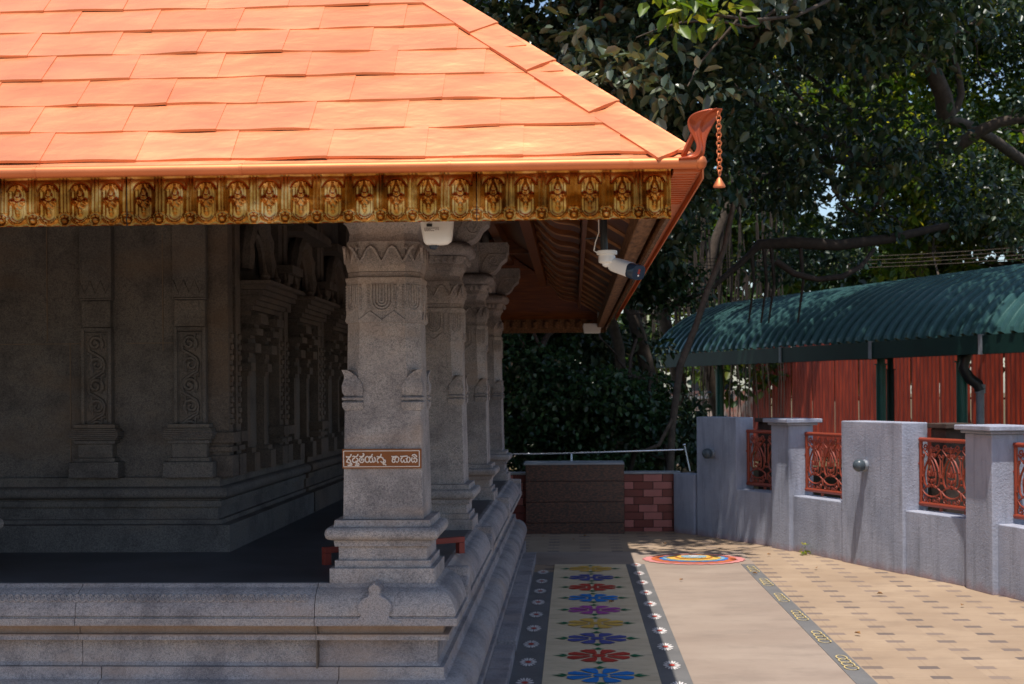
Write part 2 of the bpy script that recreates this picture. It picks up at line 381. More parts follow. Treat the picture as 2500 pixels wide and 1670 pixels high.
for s, (xa, xb, xc, lab, y1) in enumerate(((-.375, -.191, -.286, 'grey painted border with white daisies at the foot of the temple steps', 12.4), (.482, .658, .574, 'grey painted border with white daisies between the flower strip and the concrete path', 12.95))):
    bd = thing('painted_border', (xc, 9, .012), lab, 'floor painting')
    MB().add([(xa, -3, .012), (xb, -3, .012), (xb, y1, .012), (xa, y1, .012)], [(0, 1, 2, 3)]).build('grey_ground', 'greypaint', bd)
    k = 0
    while True:
        cy = 12.87 - s * 0 - .586 * k - (.5 if s == 0 else 0); k += 1
        if cy < 6: break
        m = MB(); z = .016
        for j in range(8):
            a = 2 * math.pi * j / 8; rr = .052
            for da in (-.22, .22) if j % 4 else (0,):
                pts = [(.012, 0), (.034, .0055 if j % 4 else .010), (rr, .004), (rr, -.004), (.034, -.0055 if j % 4 else -.010)]
                m.add([(xc + (u * math.cos(a + da) - v * math.sin(a + da)), cy + 2.5 * (u * math.sin(a + da) + v * math.cos(a + da)), z) for u, v in pts], [tuple(range(5))])
        d = m.build('daisy', 'whitep', bd, origin=(xc, cy, z))
        MB().add([(xc + .019 * math.cos(a * math.pi / 6), cy + .028 * math.sin(a * math.pi / 6), z + .001) for a in range(12)], [tuple(range(12))]).build('flower_centre', 'red', d)
mand = thing('floor_mandala', (1.155, 13.35, .012), 'round rangoli of red, blue and yellow rings painted on the landing', 'floor painting')
zz = .010
for r, c, nm, petals in ((.49, 'pink', 'pink_scallop', 28), (.41, 'orange', 'red_ring', 0), (.33, 'blue', 'blue_ring', 18), (.30, 'sky', 'pale_blue_ring', 0), (.26, 'yellow', 'yellow_ring', 16), (.18, 'orange', 'thin_ring', 0), (.165, 'yellow', 'inner_yellow_ring', 12), (.125, 'sky', 'sky_disc', 10), (.05, 'whitep', 'white_centre', 8)):
    zz += .0035; n = 112
    MB().add([(1.155 + r * (1 + (.03 * math.sin(petals * a * 2 * math.pi / n) if petals else 0)) * math.cos(a * 2 * math.pi / n), 13.33 + .86 * r * (1 + (.03 * math.sin(petals * a * 2 * math.pi / n) if petals else 0)) * math.sin(a * 2 * math.pi / n), zz) for a in range(n)], [tuple(range(n))]).build(nm, c, mand)
pais = thing('painted_scroll_row', (1.627, 9, .012), 'row of pale yellow looping scrolls painted on the narrow grey strip', 'floor painting')
for k in range(9):
    cy = 12.6 - .86 * k; m = MB()
    for j in range(4):
        P = arc(1.627, cy - .16 + .1 * j, .04 - .003 * j, -60, 320, 14, .07); pts = []
        for i in range(len(P) - 1):
            a, b = Vector(P[i]), Vector(P[i + 1]); d = (b - a).normalized(); nn = Vector((-d.y, d.x)) * .0042
            zq = .013 + j * .0005
            m.add([(a.x - nn.x, a.y - nn.y, zq), (b.x - nn.x, b.y - nn.y, zq), (b.x + nn.x, b.y + nn.y, zq), (a.x + nn.x, a.y + nn.y, zq)], [(0, 1, 2, 3)])
    m.build('yellow_scroll', 'pale', pais)

# ------------------------------------------------------------------ temple
T = thing('temple_pavilion', (-3, 10, 0), 'grey granite temple pavilion with carved pillars and shiny copper shingle roof', 'temple')
ZF = .78; XR = -.644; YF = 6.24; YE = 13.92   # pillar base lines
SP = 2.36; PX = -.886; PY = 6.483
# plinth : reference line = pillar plate line ; out is positive outward
def prof_rim():   # curved padma rim and its fillets
    p = [(-.25, ZF), (.0, ZF), (.012, ZF - .012)]
    for i in range(9):
        a = i / 8; p.append((.02 + .085 * math.sin(a * math.pi / 2) ** 1.2, ZF - .018 - .115 * (1 - math.cos(a * math.pi / 2))))
    p += [(.098, .642), (.098, .637), (.112, .636), (.112, .602), (.045, .601), (.042, .558), (.070, .556), (.070, .531), (.014, .529), (.010, .420), (.025, .405), (-.25, .405)]
    return p[::-1]
def prof_low():
    p = [(-.25, .403), (.045, .403), (.045, .366), (.052, .352)]
    for i in range(13):
        a = math.pi * i / 12; p.append((.055 + .105 * math.sin(a), .24 + .108 * math.cos(a)))
    p += [(.10, .13), (.148, .128), (.148, .0), (-.25, .0)]
    return p[::-1]
base = MB().box(-9, XR - .2, YF + .2, YE - .2, .002, ZF - .012)
base.build('plinth_core', 'granite_shaded', T)
fr = [-9, -5.2, -3.6, -2.28, -1.18]
for a, b in zip(fr[:-1], fr[1:]):
    MB().sweep(prof_rim(), [(a + .0015, YF), (b - .0015, YF)]).build('plinth_rim', 'granite', T, smooth=40)
    MB().sweep(prof_low(), [(a + .102, YF), (b + .098, YF)]).build('plinth_foot', 'granite', T, smooth=40)
MB().sweep(prof_rim(), [(-1.178, YF), (XR, YF), (XR, 7.35)]).build('plinth_rim', 'granite', T, smooth=40)
MB().sweep(prof_low(), [(-1.078, YF), (XR, YF), (XR, 6.9)]).build('plinth_foot', 'granite', T, smooth=40)
sd = [7.353, 8.9, 10.35, 11.9, YE - .24]
for a, b in zip(sd[:-1], sd[1:]):
    MB().sweep(prof_rim(), [(XR, a), (XR, b - .003)]).build('plinth_rim', 'granite', T, smooth=40)
sd = [6.903, 8.3, 9.7, 11.2, 12.6, YE]
for a, b in zip(sd[:-1], sd[1:]):
    MB().sweep(prof_low(), [(XR, a), (XR, b - .003)]).build('plinth_foot', 'granite', T, smooth=40)
MB().sweep(prof_rim(), [(XR, YE - .24), (XR, YE - .11), (-6, YE - .11)]).build('plinth_rim', 'granite', T, smooth=40)
# raised dark blocks on rim behind each pillar and mortar joint
MB().box(-1.181, -1.175, YF - .064, YF + .1, .40, .60).build('mortar_joint', 'mortar', T)
# kudu arch ornaments on the rim
def kudu(cx, cy, rz):
    pts = [(-.125, -.03), (-.125, -.012), (-.08, .0), (-.062, .012), (-.080, .035), (-.078, .066), (-.055, .092), (-.028, .104), (-.022, .118), (-.030, .130), (-.022, .148), (-.008, .156), (0, .168)]
    pts = pts + [(-u, v) for u, v in reversed(pts[:-1])]
    ca, sa = math.cos(rz), math.sin(rz)
    f = lambda u, v, w_: (cx + u * ca + (-w_) * -sa * 1.0, cy + u * sa - w_ * ca, .634 + v)
    m = MB().poly(pts[::-1], f, .128)
    return m.build('kudu_arch', 'granite', T, bevel=.012)
kudu(-.905, YF + .012, 0)
for k in range(4):
    m = MB(); yc = PY + SP * k + (.35 if k == 0 else 0)
    pts = [(-.125, -.03), (-.08, .0), (-.078, .066), (-.03, .104), (-.02, .15), (.02, .15), (.03, .104), (.078, .066), (.08, 0), (.125, -.03)]
    m.poly(pts, lambda u, v, q: (XR - .012 + q, yc + u, .634 + v), .128); m.build('kudu_arch', 'granite', T, bevel=.01)
# petal frieze along the front rim
m = MB(); x = -2.9
while x < -1.22:
    for r in (.014, .006):
        P = arc(0, 0, r, 0, 360, 8); m.tube([(x + u, YF - .083 + v * .8, .725 + v) for u, v in P[:-1]], .005, 4, closed=True)
    x += .031
m.build('petal_frieze', 'granite', T, smooth=60)
MB().box(-9, XR - .02, YF + .02, YE - .13, ZF - .010, ZF + .002).build('pavilion_floor', 'floor', T)
# ground kerb with steps along the side
for a, b in ((3, 6.8), (6.803, 8.45), (8.62, 10.3), (10.303, 11.6), (11.603, 13.3)): MB().box(-.497, -.375, a, b, .0, .085).build('kerb_stone', 'granite', T, bevel=.006)
MB().box(-.497, -.41, 8.452, 8.618, 0, .05).build('kerb_stone', 'granite', T, bevel=.006)
# rear/front part of a stone drain slab
def pillar(cx, cy):
    # shaft (the part) : square below, eight sided above
    m = MB(); m.oct(cx, cy, [(1.07, .187, .004), (1.57, .178, .004), (1.572, .178, .055), (1.76, .174, .062), (1.98, .171, .066)])
    sh = m.build('pillar', 'granite', T, smooth=25, origin=(cx, cy, ZF))
    b = MB(); b.oct(cx, cy, [(ZF + .0, .243, .003), (.848, .243, .003)]); b.oct(cx, cy, [(.848, .222, .003), (.882, .222, .003)])
    b.oct(cx, cy, [(.882, .206, .003), (.946, .206, .003)]); b.oct(cx, cy, [(.946, .222, .003), (.976, .226, .003)])
    b.oct(cx, cy, [(.978 + .058 * (1 - math.cos(math.pi * i / 8)) / 2, .243 + .020 * math.sin(math.pi * i / 8), .012) for i in range(9)])
    b.oct(cx, cy, [(1.036, .226, .003), (1.068, .222, .003)])
    b.build('pillar_base', 'granite', sh, smooth=40, bevel=.004)
    # carved band
    c = MB(); c.oct(cx, cy, [(1.98, .171, .066), (1.982, .178, .068), (2.17, .176, .068), (2.18, .18, .068), (2.192, .18, .068), (2.194, .168, .064), (2.218, .168, .064)])
    pr = []
    for i in range(9): a = i / 8; pr.append((2.22 + .14 * a, .170 + .010 * math.sin(math.pi * min(1, a * 1.5) * .9), .066))
    pr += [(2.37, .166, .064), (2.40, .160, .06), (2.43, .170, .06), (2.445, .178, .06), (2.447, .186, .06), (2.468, .186, .06)]
    c.oct(cx, cy, pr)
    # relief on band faces: u shaped garlands, bead strings, V petals
    for (dx, dy) in ((0, -1), (1, 0), (0, 1), (-1, 0)):
        tx, ty = -dy, dx
        def q(u, z, o=.178): return (cx + dx * o + tx * u, cy + dy * o + ty * u, z)
        for r_ in (.048, .034, .020, .008):
            P = [(-r_, 2.158), (-r_, 2.085)] + arc(0, 2.085, r_, 180, 360, 8) + [(r_, 2.158)]
            c.tube([q(u, z) for u, z in P], .0065, 5)
        for uc in (-.055, .055): c.tube([q(u, z) for u, z in ((uc - .052, 1.992), (uc, 2.032), (uc + .052, 1.992))], .0065, 5)
        for uc in (-.064, .064, -.10, .10):
            for i in range(9): c.lathe(q(uc, 2.045 + i * .0135, .176), [(-.006, .001), (-.003, .0065), (.003, .0065), (.006, .001)], 6)
        ex, ey = (dx + tx) * .7071, (dy + ty) * .7071
        def q2(u, z, o=.203): return (cx + ex * o - ey * u, cy + ey * o + ex * u, z)
        for r_ in (.036, .022, .009):
            P = [(-r_, 2.158), (-r_, 2.075)] + arc(0, 2.075, r_, 180, 360, 6) + [(r_, 2.158)]
            c.tube([q2(u, z) for u, z in P], .006, 5)
        c.tube([q2(u, z, .207) for u, z in ((-.05, 2.335), (-.035, 2.325), (-.008, 2.275), (0, 2.265), (.008, 2.275), (.035, 2.325), (.05, 2.335))], .0085, 5)
        for uc in (-.1, 0, .1):
            c.tube([q(uc + u, z, .181) for u, z in ((-.05, 2.335), (-.035, 2.325), (-.008, 2.275), (0, 2.265), (.008, 2.275), (.035, 2.325), (.05, 2.335))], .0085, 5)
    c.build('carved_band', 'granite', sh, smooth=35)
    k = MB()
    k.oct(cx, cy, [(2.468 + .05 * i / 6, .178 + .03 * math.sin(math.pi * i / 12), .05) for i in range(7)])
    for s4 in range(4):
        dx, dy = ((0, -1), (1, 0), (0, 1), (-1, 0))[s4]; tx, ty = -dy, dx
        for i in range(8):
            u = -.14 + .04 * i; k.lathe((cx + dx * .2 + tx * u, cy + dy * .2 + ty * u, 2.495), [(-.022, .004), (-.01, .014), (.012, .015), (.02, .006)], 6)
    k.oct(cx, cy, [(2.52 + .09 * (1 - math.cos(math.pi * i / 10)) / 2, .19 + .055 * math.sin(math.pi * i / 10), .05) for i in range(11)])
    # bracket arms in four directions
    for dx, dy in ((1, 0), (-1, 0), (0, 1), (0, -1)):
        tx, ty = -dy, dx
        pts = [(.0, 2.612), (.17, 2.612), (.21, 2.615), (.25, 2.63), (.28, 2.66), (.30, 2.70), (.345, 2.735), (.35, 2.78), (.36, 2.79), (.36, 2.865), (0, 2.865)]
        hw = .13 if dx else .128
        k.poly(pts, lambda u, v, q_: (cx + dx * u + tx * (q_ - hw), cy + dy * u + ty * (q_ - hw), v), 2 * hw)
        for sgn in (-1, 1):
            P = spiral(.25, 2.715, .012, .05, 200, 1.3, 18)
            k.tube([(cx + dx * u + tx * sgn * hw, cy + dy * u + ty * sgn * hw, v) for u, v in P], .0065, 5)
            k.tube([(cx + dx * u + tx * sgn * hw, cy + dy * u + ty * sgn * hw, v) for u, v in [(.14, 2.63), (.16, 2.70), (.20, 2.77), (.28, 2.775), (.34, 2.765)]], .0065, 5)
    k.build('bracket_capital', 'granite', sh, smooth=35)
    # corner leaves between square and octagon
    l = MB()
    for sx in (-1, 1):
        for sy in (-1, 1):
            def rg(z, o, wd):
                c0 = .177 - (z - 1.57) * .02; A = (cx + sx * (c0 + o), cy + sy * (c0 - wd)); B = (cx + sx * (c0 - wd), cy + sy * (c0 + o)); D = (cx + sx * (c0 + o), cy + sy * (c0 + o)); I = (cx + sx * (c0 - .10), cy + sy * (c0 - .10))
                r = [(A[0], A[1], z), (D[0], D[1], z), (B[0], B[1], z), (cx + sx * (c0 - wd), cy + sy * (c0 - .08), z), (I[0], I[1], z), (cx + sx * (c0 - .08), cy + sy * (c0 - wd), z)]
                return r if sx * sy > 0 else r[::-1]
            l.ring_stack([rg(1.572, .000, .085), rg(1.59, .010, .088), rg(1.61, .012, .088), rg(1.618, .004, .086)])
            l.ring_stack([rg(1.622, .010, .087), rg(1.632, .013, .088), rg(1.64, .004, .082)])
            l.ring_stack([rg(1.642, .003, .080), rg(1.66, .012, .084), rg(1.69, .014, .082), rg(1.715, .006, .068), rg(1.735, .005, .05), rg(1.752, .012, .028), rg(1.762, .016, .008)])
    l.build('corner_leaves', 'granite', sh, smooth=50)
    return sh
p0 = pillar(PX, PY)
for k in range(1, 4): copy_tree(p0, T, p0.location + Vector((0, SP * k, 0)))
copy_tree(p0, T, p0.location + Vector((-2.26, .05, 0)))
copy_tree(p0, T, p0.location + Vector((-4.4, .0, 0)))
# beams and ceiling
MB().box(-9, PX + .16, PY - .14, PY + .14, 2.867, 3.12).build('stone_beam', 'granite_shaded', T)
MB().box(PX - .14, PX + .14, PY + .142, YE, 2.867, 3.12).build('stone_beam', 'granite_shaded', T)
MB().box(-9, PX + .13, PY, YE, 3.122, 3.2).build('ceiling_slab', 'granite_shaded', T)
# ---------------- sanctum inside
SX, SY = -1.90, 7.45
m = MB()
sp = [(-.1, ZF), (.0, ZF), (.0, .93), (-.06, .932), (-.06, .955), (-.085, .957), (-.085, 1.025), (-.06, 1.027), (-.06, 1.06), (-.075, 1.062), (-.075, 1.072)]
for i in range(7): a = math.pi * i / 6; sp.append((-.055 + .038 * math.sin(a), 1.105 - .033 * math.cos(a)))
sp += [(-.07, 1.14), (-.068, 1.19), (-.4, 1.19), (-.4, ZF)]
wallp = MB()
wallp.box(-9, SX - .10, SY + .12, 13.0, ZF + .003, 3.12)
sw = wallp.build('sanctum_wall', 'granite_shaded', T)
m.sweep(sp[::-1], [(-9, SY), (SX, SY), (SX, 9.9)]); m.build('wall_base_moulding', 'granite_shaded', sw, smooth=40)
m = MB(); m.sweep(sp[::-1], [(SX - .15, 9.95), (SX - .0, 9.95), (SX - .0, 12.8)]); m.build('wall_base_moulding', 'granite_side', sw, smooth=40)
m = MB()
for bx in ((-2.30, 1.9, 2.55), (-2.83, 1.19, 1.95), (-2.96, 1.955, 2.7)):
    m.box(bx[0] - .003, bx[0] + .003, SY + .117, SY + .13, bx[1], bx[2])
m.box(-9, -2.7, SY + .117, SY + .13, 1.94, 1.945); m.box(-2.51, -2.2, SY + .117, SY + .13, 1.94, 1.945)
m.build('mortar_lines', 'mortar', sw)
def pilaster(cx, yf, w, side=False):
    """half-engaged pilaster on the front wall"""
    m = MB(); y1 = yf + .13
    def bx(hw, z0, z1, pr): m.box(cx - hw, cx + hw, yf - pr, y1, z0, z1)
    bx(.14, 1.192, 1.28, .055); bx(.116, 1.28, 1.302, .035); bx(.098, 1.302, 1.38, .02); bx(.116, 1.38, 1.40, .035)
    for i in range(6):
        z0 = 1.402 + .064 * i / 6; s_ = math.sin(math.pi * (i + .5) / 6); bx(.122 + .02 * s_, z0, z0 + .0105, .04 + .02 * s_)
    bx(.116, 1.467, 1.49, .035); bx(w - .02, 1.49, 2.03, -.016); m.box(cx - w, cx - w + .02, yf, y1, 1.49, 2.03); m.box(cx + w - .02, cx + w, yf, y1, 1.49, 2.03); m.box(cx - w + .0201, cx + w - .0201, yf + .001, y1, 2.012, 2.03); bx(w - .004, 2.032, 2.18, -.006); bx(w + .004, 2.182, 2.9, .003)
    p = m.build('pilaster', 'granite_shaded', sw, bevel=.004)
    c = MB(); y = yf + .013; f = w - .022
    for a, b in (((-f, 1.50), (-f, 2.0)), ((f, 1.50), (f, 2.0)), ((-f, 2.0), (f, 2.0))): c.tube([(cx + a[0], y, a[1]), (cx + b[0], y, b[1])], .0065, 4)
    for i in range(5):
        zc = 1.94 - .118 * i; s_ = 1 if i % 2 else -1
        P = spiral(s_ * .004, zc, .008, .044, 90, 1.35 * s_, 20)
        c.tube([(cx + u, y, v) for u, v in P], .011, 6)
        Q = [(s_ * .045, zc), (s_ * .04, zc - .04), (0, zc - .062), (-s_ * .035, zc - .085), (-s_ * .047, zc - .118)]
        c.tube([(cx + u, y, v) for u, v in Q], .010, 6)
        for a in (-1, 1): c.tube([(cx + a * .05, y, zc - .05 * s_ * a), (cx + a * .03, y, zc - .06 * s_ * a), (cx + a * .025, y, zc - .045)], .008, 5)
    for u in (-.06, 0, .06):
        c.tube([(cx + u - .03, yf - .004, 2.29), (cx + u, yf - .004, 2.22), (cx + u + .03, yf - .004, 2.29)], .005, 4)
    c.tube([(cx - w, yf - .004, 2.19), (cx + w, yf - .004, 2.19)], .005, 4)
    c.build('scroll_relief', 'granite_shaded', p, smooth=60)
pilaster(-2.665, SY + .065, .086); pilaster(-2.135, SY + .065, .09); pilaster(-3.6, SY + .065, .086)
# small mouldings on the receding side wall
def niche(yc, proj=.0, tall=1.0):
    m = MB(); x0 = SX - .12
    def bx(y0, y1, z0, z1, pr): m.box(x0 - .05, x0 + pr, y0, y1, z0, z1)
    for s_ in (-1, 1):
        c = yc + s_ * .22
        bx(c - .07, c + .07, 1.19, 1.30, .12); bx(c - .055, c + .055, 1.30, 1.33, .10)
        bx(c - .035, c + .035, 1.33, 1.76, .07)
        z = 1.76
        for hw, h_, pr in ((.045, .03, .08), (.06, .05, .10), (.04, .03, .075), (.05, .03, .085), (.075, .055, .13), (.045, .03, .08), (.055, .02, .095), (.085, .04, .14), (.06, .025, .12), (.10, .05, .17)):
            bx(c - hw, c + hw, z, z + h_, pr); z += h_
    z = 2.12
    for i in range(6): bx(yc - .34 - .022 * i, yc + .34 + .022 * i, z, z + .028, .11 + .024 * i); z += .029
    bx(yc - .50, yc + .50, z, z + .02, .27)
    for s_ in (-1, -.3, .3, 1): m.lathe((x0 + .22, yc + s_ * .42, z + .02), [(0, .025), (.03, .03), (.05, .012), (.10, .003)], 8)
    P = arc(yc, z + .10, .30, 0, 180, 14, .34)
    m.tube([(x0 + .07, a, b) for a, b in P], [.05 + .012 * (i % 2) for i in range(15)], 8)
    P = arc(yc, z + .10, .20, 0, 180, 14, .24); m.tube([(x0 + .06, a, b) for a, b in P], .025, 6)
    bx(yc - .52, yc + .52, z + .46, z + .52, .2)
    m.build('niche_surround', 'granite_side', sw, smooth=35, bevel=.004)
for yc in (8.35, 9.72, 11.05, 12.35): niche(yc)
for yc in (7.62, 7.80, 8.95, 9.12, 10.32, 10.46, 11.65):
    m = MB(); m.box(SX - .16, SX - .03, yc - .055, yc + .055, 1.19, 3.1); m.box(SX - .16, SX - .005, yc - .075, yc + .075, 1.19, 1.31)
    m.box(SX - .16, SX + .005, yc - .08, yc + .08, 1.38, 1.44); m.box(SX - .16, SX - .01, yc - .07, yc + .07, 1.33, 1.36)
    for i in range(9): m.lathe((SX - .03, yc, 1.50 + i * .06), [(-.02, .004), (-.012, .02), (.012, .02), (.02, .004)], 6)
    for i, pr in enumerate((.02, .05, .03, .07, .10) if yc > 8 else ()): m.box(SX - .16, SX - .03 + pr, yc - .06 - pr * .3, yc + .06 + pr * .3, 2.2 + i * .06, 2.255 + i * .06)
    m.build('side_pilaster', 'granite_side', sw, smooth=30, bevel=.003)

# ---------------- roof
XE, YG, ZG, PT = .46, 4.98, 2.50, .90      # gutter edge, pitch
YB = 15.1
def roofpt(x, t, h=0):   # front slope, t is plan distance from the eave
    nl = math.hypot(1, PT); return (x, YG + t - h * PT / nl, ZG + t * PT + h / nl)
m = MB(); rows = 17; dt = .1515; t0 = .022
for r in range(rows):
    ta = t0 + dt * r; tb = ta + dt + .03; off = (r * .18 + (.05 if r % 3 == 1 else 0)) % .36
    xx = -7.0 + off - .36 + random.uniform(-.01, .01)
    while True:
        xa = xx; xb = xx + .36 + random.uniform(-.004, .004); xx = xb
        lim = XE - ta - .02
        if xa > lim - .01: break
        xe = min(xb, lim); nx, ny = 7, 4; vs = []; h0 = random.uniform(.004, .011); w1, w2 = random.uniform(0, 6.28), random.uniform(.4, 1.6)
        tilt = random.uniform(-.003, .003)
        for j in range(ny):
            for i in range(nx):
                u = i / (nx - 1); v = j / (ny - 1)
                x = xa + (xe + .006 - xa) * u + .004 * math.sin(w1 + r) * v
                t_ = ta + (tb - ta) * v + (1 - v) * (.0025 * math.sin(x * 3.1 + r * 1.7) + .0018 * math.sin(x * 13 + r * 4) - .002 * u)
                xl = XE - t_ - .015
                h = (1 - v) * (.009 + .003 * math.sin(x * 5.3 + r * 2.1) + .002 * math.sin(x * 17 + r)) + .002 + .0012 * math.sin(7 * u + w1) * math.sin(4 * v + w2 * 3) + .0035 * u ** 3
                vs.append(roofpt(min(x, xl), t_, h))
        fs = [(j * nx + i, j * nx + i + 1, (j + 1) * nx + i + 1, (j + 1) * nx + i) for j in range(ny - 1) for i in range(nx - 1)]
        b0 = len(vs)   # turned-down lower edge
        for i in range(nx):
            x, y, z = vs[i]; vs.append((x, y + .004, z - .009))
        fs += [(b0 + i, b0 + i + 1, i + 1, i) for i in range(nx - 1)]
        x, y, z = vs[nx - 1]; b1 = len(vs)
        for j in range(ny): x, y, z = vs[j * nx + nx - 1]; vs.append((x, y + .003, z - .012))
        fs += [(j * nx + nx - 1, b1 + j, b1 + j + 1, (j + 1) * nx + nx - 1) for j in range(ny - 1)]
        m.add(vs, fs)
tt = t0 + dt * rows
roof = m.build('roof', 'copper', T, smooth=35)
# under-sheet body: front, right, back slopes and flat top
m = MB(); zt = ZG + tt * PT
A = [(-9, YG + .01, ZG - .006), (XE - .01, YG + .01, ZG - .006), (XE - .01, YB - .01, ZG - .006), (-9, YB - .01, ZG - .006)]
B = [(-9, YG + tt, zt - .006), (XE - tt, YG + tt, zt - .006), (XE - tt, YB - tt, zt - .006), (-9, YB - tt, zt - .006)]
m.add(A + B, [(0, 1, 5, 4), (1, 2, 6, 5), (2, 3, 7, 6), (4, 5, 6, 7)])
m.build('roof_deck', 'copper', roof)
# hip cap sheets
m = MB(); tk = -.0
def hipP(t_): return Vector((XE - t_, YG + t_, ZG + t_ * PT))
w_ = .135; sl_ = math.hypot(1, PT); k = 0; tq = .04
while tq < tt - .1:
    te = tq + .245
    def inner(t_, h): return Vector(roofpt(XE - t_ - w_ * sl_ / math.hypot(1, sl_), t_ - w_ / math.hypot(1, sl_) / sl_, h))
    n_ = 6; top = []; 
    hA, hB = .021, .013
    for i in range(n_ + 1):
        f = i / n_; t_ = tq + (te - tq) * f; h = hA + (hB - hA) * f
        o = hipP(t_) + Vector((.012, -.012, .02)).normalized() * h
        a_ = inner(t_, h)
        sidep = Vector((a_.y - YG + 0, 0, 0))
        mir = Vector((XE - (a_.y - YG), YG + (XE - a_.x), a_.z))
        mid = a_.lerp(o, .5) + Vector((0, -.003, .004)) * math.sin(f * 5 + k)
        low = a_ + Vector((0, .004, -.010))
        top.append([low, a_, mid, o - Vector((.012, -.002, 0)) , o, o + Vector((.0, .014, -.004)), mir])
    m.ring_stack(top, cap=False, closed=False)
    fr_ = top[0]; m.add([q for q in fr_] + [q + Vector((0, .006, -.012)) for q in fr_], [(i, i + 7, i + 8, i + 1) for i in range(6)])
    tq = te; k += 1
m.build('hip_cap', 'copper', roof, smooth=30)
# apron strips and gutter roll
m = MB(); xs = [-7, -5.6, -4.3, -3.0, -1.98, -1.21, -.44, .22, XE]
for a, b in zip(xs[:-1], xs[1:]):
    dz = random.uniform(-.002, .002)
    m.add([roofpt(a, -.0, .001), roofpt(b + .004, -.0, .002), roofpt(min(b + .004, XE - .05), .048, .001), roofpt(a, .048, .0)], [(0, 1, 2, 3)])
m.build('eave_apron', 'copper', roof)
m = MB()
for a, b in zip(xs[:-1], xs[1:]):
    for (r, e) in ((.021, 0), (.0225, 1)):
        x0, x1 = (a, b) if not e else (a - .012, a + .0)
        m.lathe((x0, YG - .004, ZG - .018), [(0, r), (x1 - x0, r)], 14, axis=(1, 0, 0))
ys = [YG, 6.0, 7.9, 9.8, 11.7, 13.6, YB]
for a, b in zip(ys[:-1], ys[1:]):
    m.lathe((XE + .004, a, ZG - .016), [(0, .026), (b - a - .004, .026)], 12, axis=(0, 1, 0))
    m.box(XE + .012, XE + .018, a, b - .003, ZG - .075, ZG - .02)
m.lathe((XE + .004, YG - .006, ZG - .016), [(-.026, .004), (-.018, .019), (0, .026), (.018, .019), (.026, .004)], 12)
m.build('gutter_roll', 'copper_roll', roof, smooth=50)
# fringe panels with embossed motif
PW, PH, PZ, PYF = .1195, .186, 2.292, 5.07
def motif_h(u, v):
    """u in -.5..5 (times .1195 m), v 0..1 bottom to top; returns relief in m"""
    U = u * PW; V = v * PH; h = 0
    # stadium cartouche
    cz0, cz1, rr = .044, .132, .034
    dV = max(cz0 - V, 0, V - cz1); d = math.hypot(U, dV) - (rr - (.012 * max(0, V - cz1) / .03))
    h += .0075 * math.exp(-(d / .0036) ** 2)
    h += .003 * math.exp(-((d + .009) / .003) ** 2)
    if d < -.011: h += -.004 + .003 * math.cos(U * 60)
    # flower
    for (cx, cz, rx, rz, a) in ((0, .128, .008, .012, .011), (0, .088, .009, .007, .011), (-.021, .094, .012, .008, .012), (.021, .094, .012, .008, .012), (-.010, .078, .007, .006, .008), (.010, .078, .007, .006, .008), (0, .060, .008, .014, .009), (0, .107, .012, .006, .008), (-.012, .115, .004, .008, .006), (.012, .115, .004, .008, .006), (0, .148, .005, .008, .006)):
        q = ((U - cx * .8) / (rx * .8)) ** 2 + ((V - cz) / rz) ** 2; h += a * math.exp(-q * 1.2)
    h -= .006 * math.exp(-(((U) / .004) ** 2 + ((V - .057) / .005) ** 2))
    h -= .006 * math.exp(-(((U) / .004) ** 2 + ((V - .126) / .005) ** 2))
    e = abs(abs(U) - PW / 2)
    # vertical flutes between cartouches
    if V > .040: h += (.0045 * math.exp(-(e / .0042) ** 2) + .004 * math.exp(-((e - .0135) / .004) ** 2)) * min(1, (V - .040) / .012)
    # bead and arches at the bottom
    q = math.hypot(abs(U) - PW / 2, V - .022); h += .010 * max(0, 1 - (q / .0125) ** 2) ** .5 if q < .0125 else 0
    h += .004 * math.exp(-((q - .019) / .003) ** 2)
    h += .003 * math.exp(-(V / .004) ** 2) + .003 * math.exp(-((V - PH) / .005) ** 2)
    return h
NU, NV = 36, 50
HM = [[motif_h(-.5 + i / NU, j / NV) for i in range(NU + 1)] for j in range(NV + 1)]
def fringe(x_hi, nm, fn, k0=0):
    m = MB(); tot = nm * NU; vs = []; warp = random.uniform(0, 6)
    for j in range(NV + 1):
        for i in range(tot + 1):
            u = i / NU; h = 1.5 * HM[j][i % NU if i % NU else (NU if i == tot else 0)]
            s_ = -u * PW; hh = h * (1 + .18 * math.sin(u * 5 + warp)) + .0025 * math.sin(u * 2.1 + warp + j * .05)
            vs.append(fn(x_hi + s_, PZ + PH * j / NV, hh))
    n1 = tot + 1
    m.add(vs, [(j * n1 + i, (j + 1) * n1 + i, (j + 1) * n1 + i + 1, j * n1 + i + 1) for j in range(NV) for i in range(tot)])
    return m
x_hi = .365; segs = (6, 11, 4, 11, 11)
for s_ in segs:
    fringe(x_hi, s_, lambda a, z, h: (a, PYF - h, z)).build('fringe_panel', 'brass', T, smooth=60)
    x_hi -= s_ * PW + .004
# right and far fringes (simpler relief, seen edge on or from behind)
m = MB().box(.345, .362, PYF + .01, 15.0, PZ, PZ + PH); m.build('fringe_panel', 'brass', T)
m = MB().box(-9, .36, 14.985, 15.0, PZ, PZ + PH)
for i in range(34): m.lathe((.3 - i * PW, 14.984, PZ + .09), [(-.045, .01), (-.03, .035), (.03, .035), (.045, .01)], 10)
m.build('fringe_panel', 'beam', T, smooth=40)
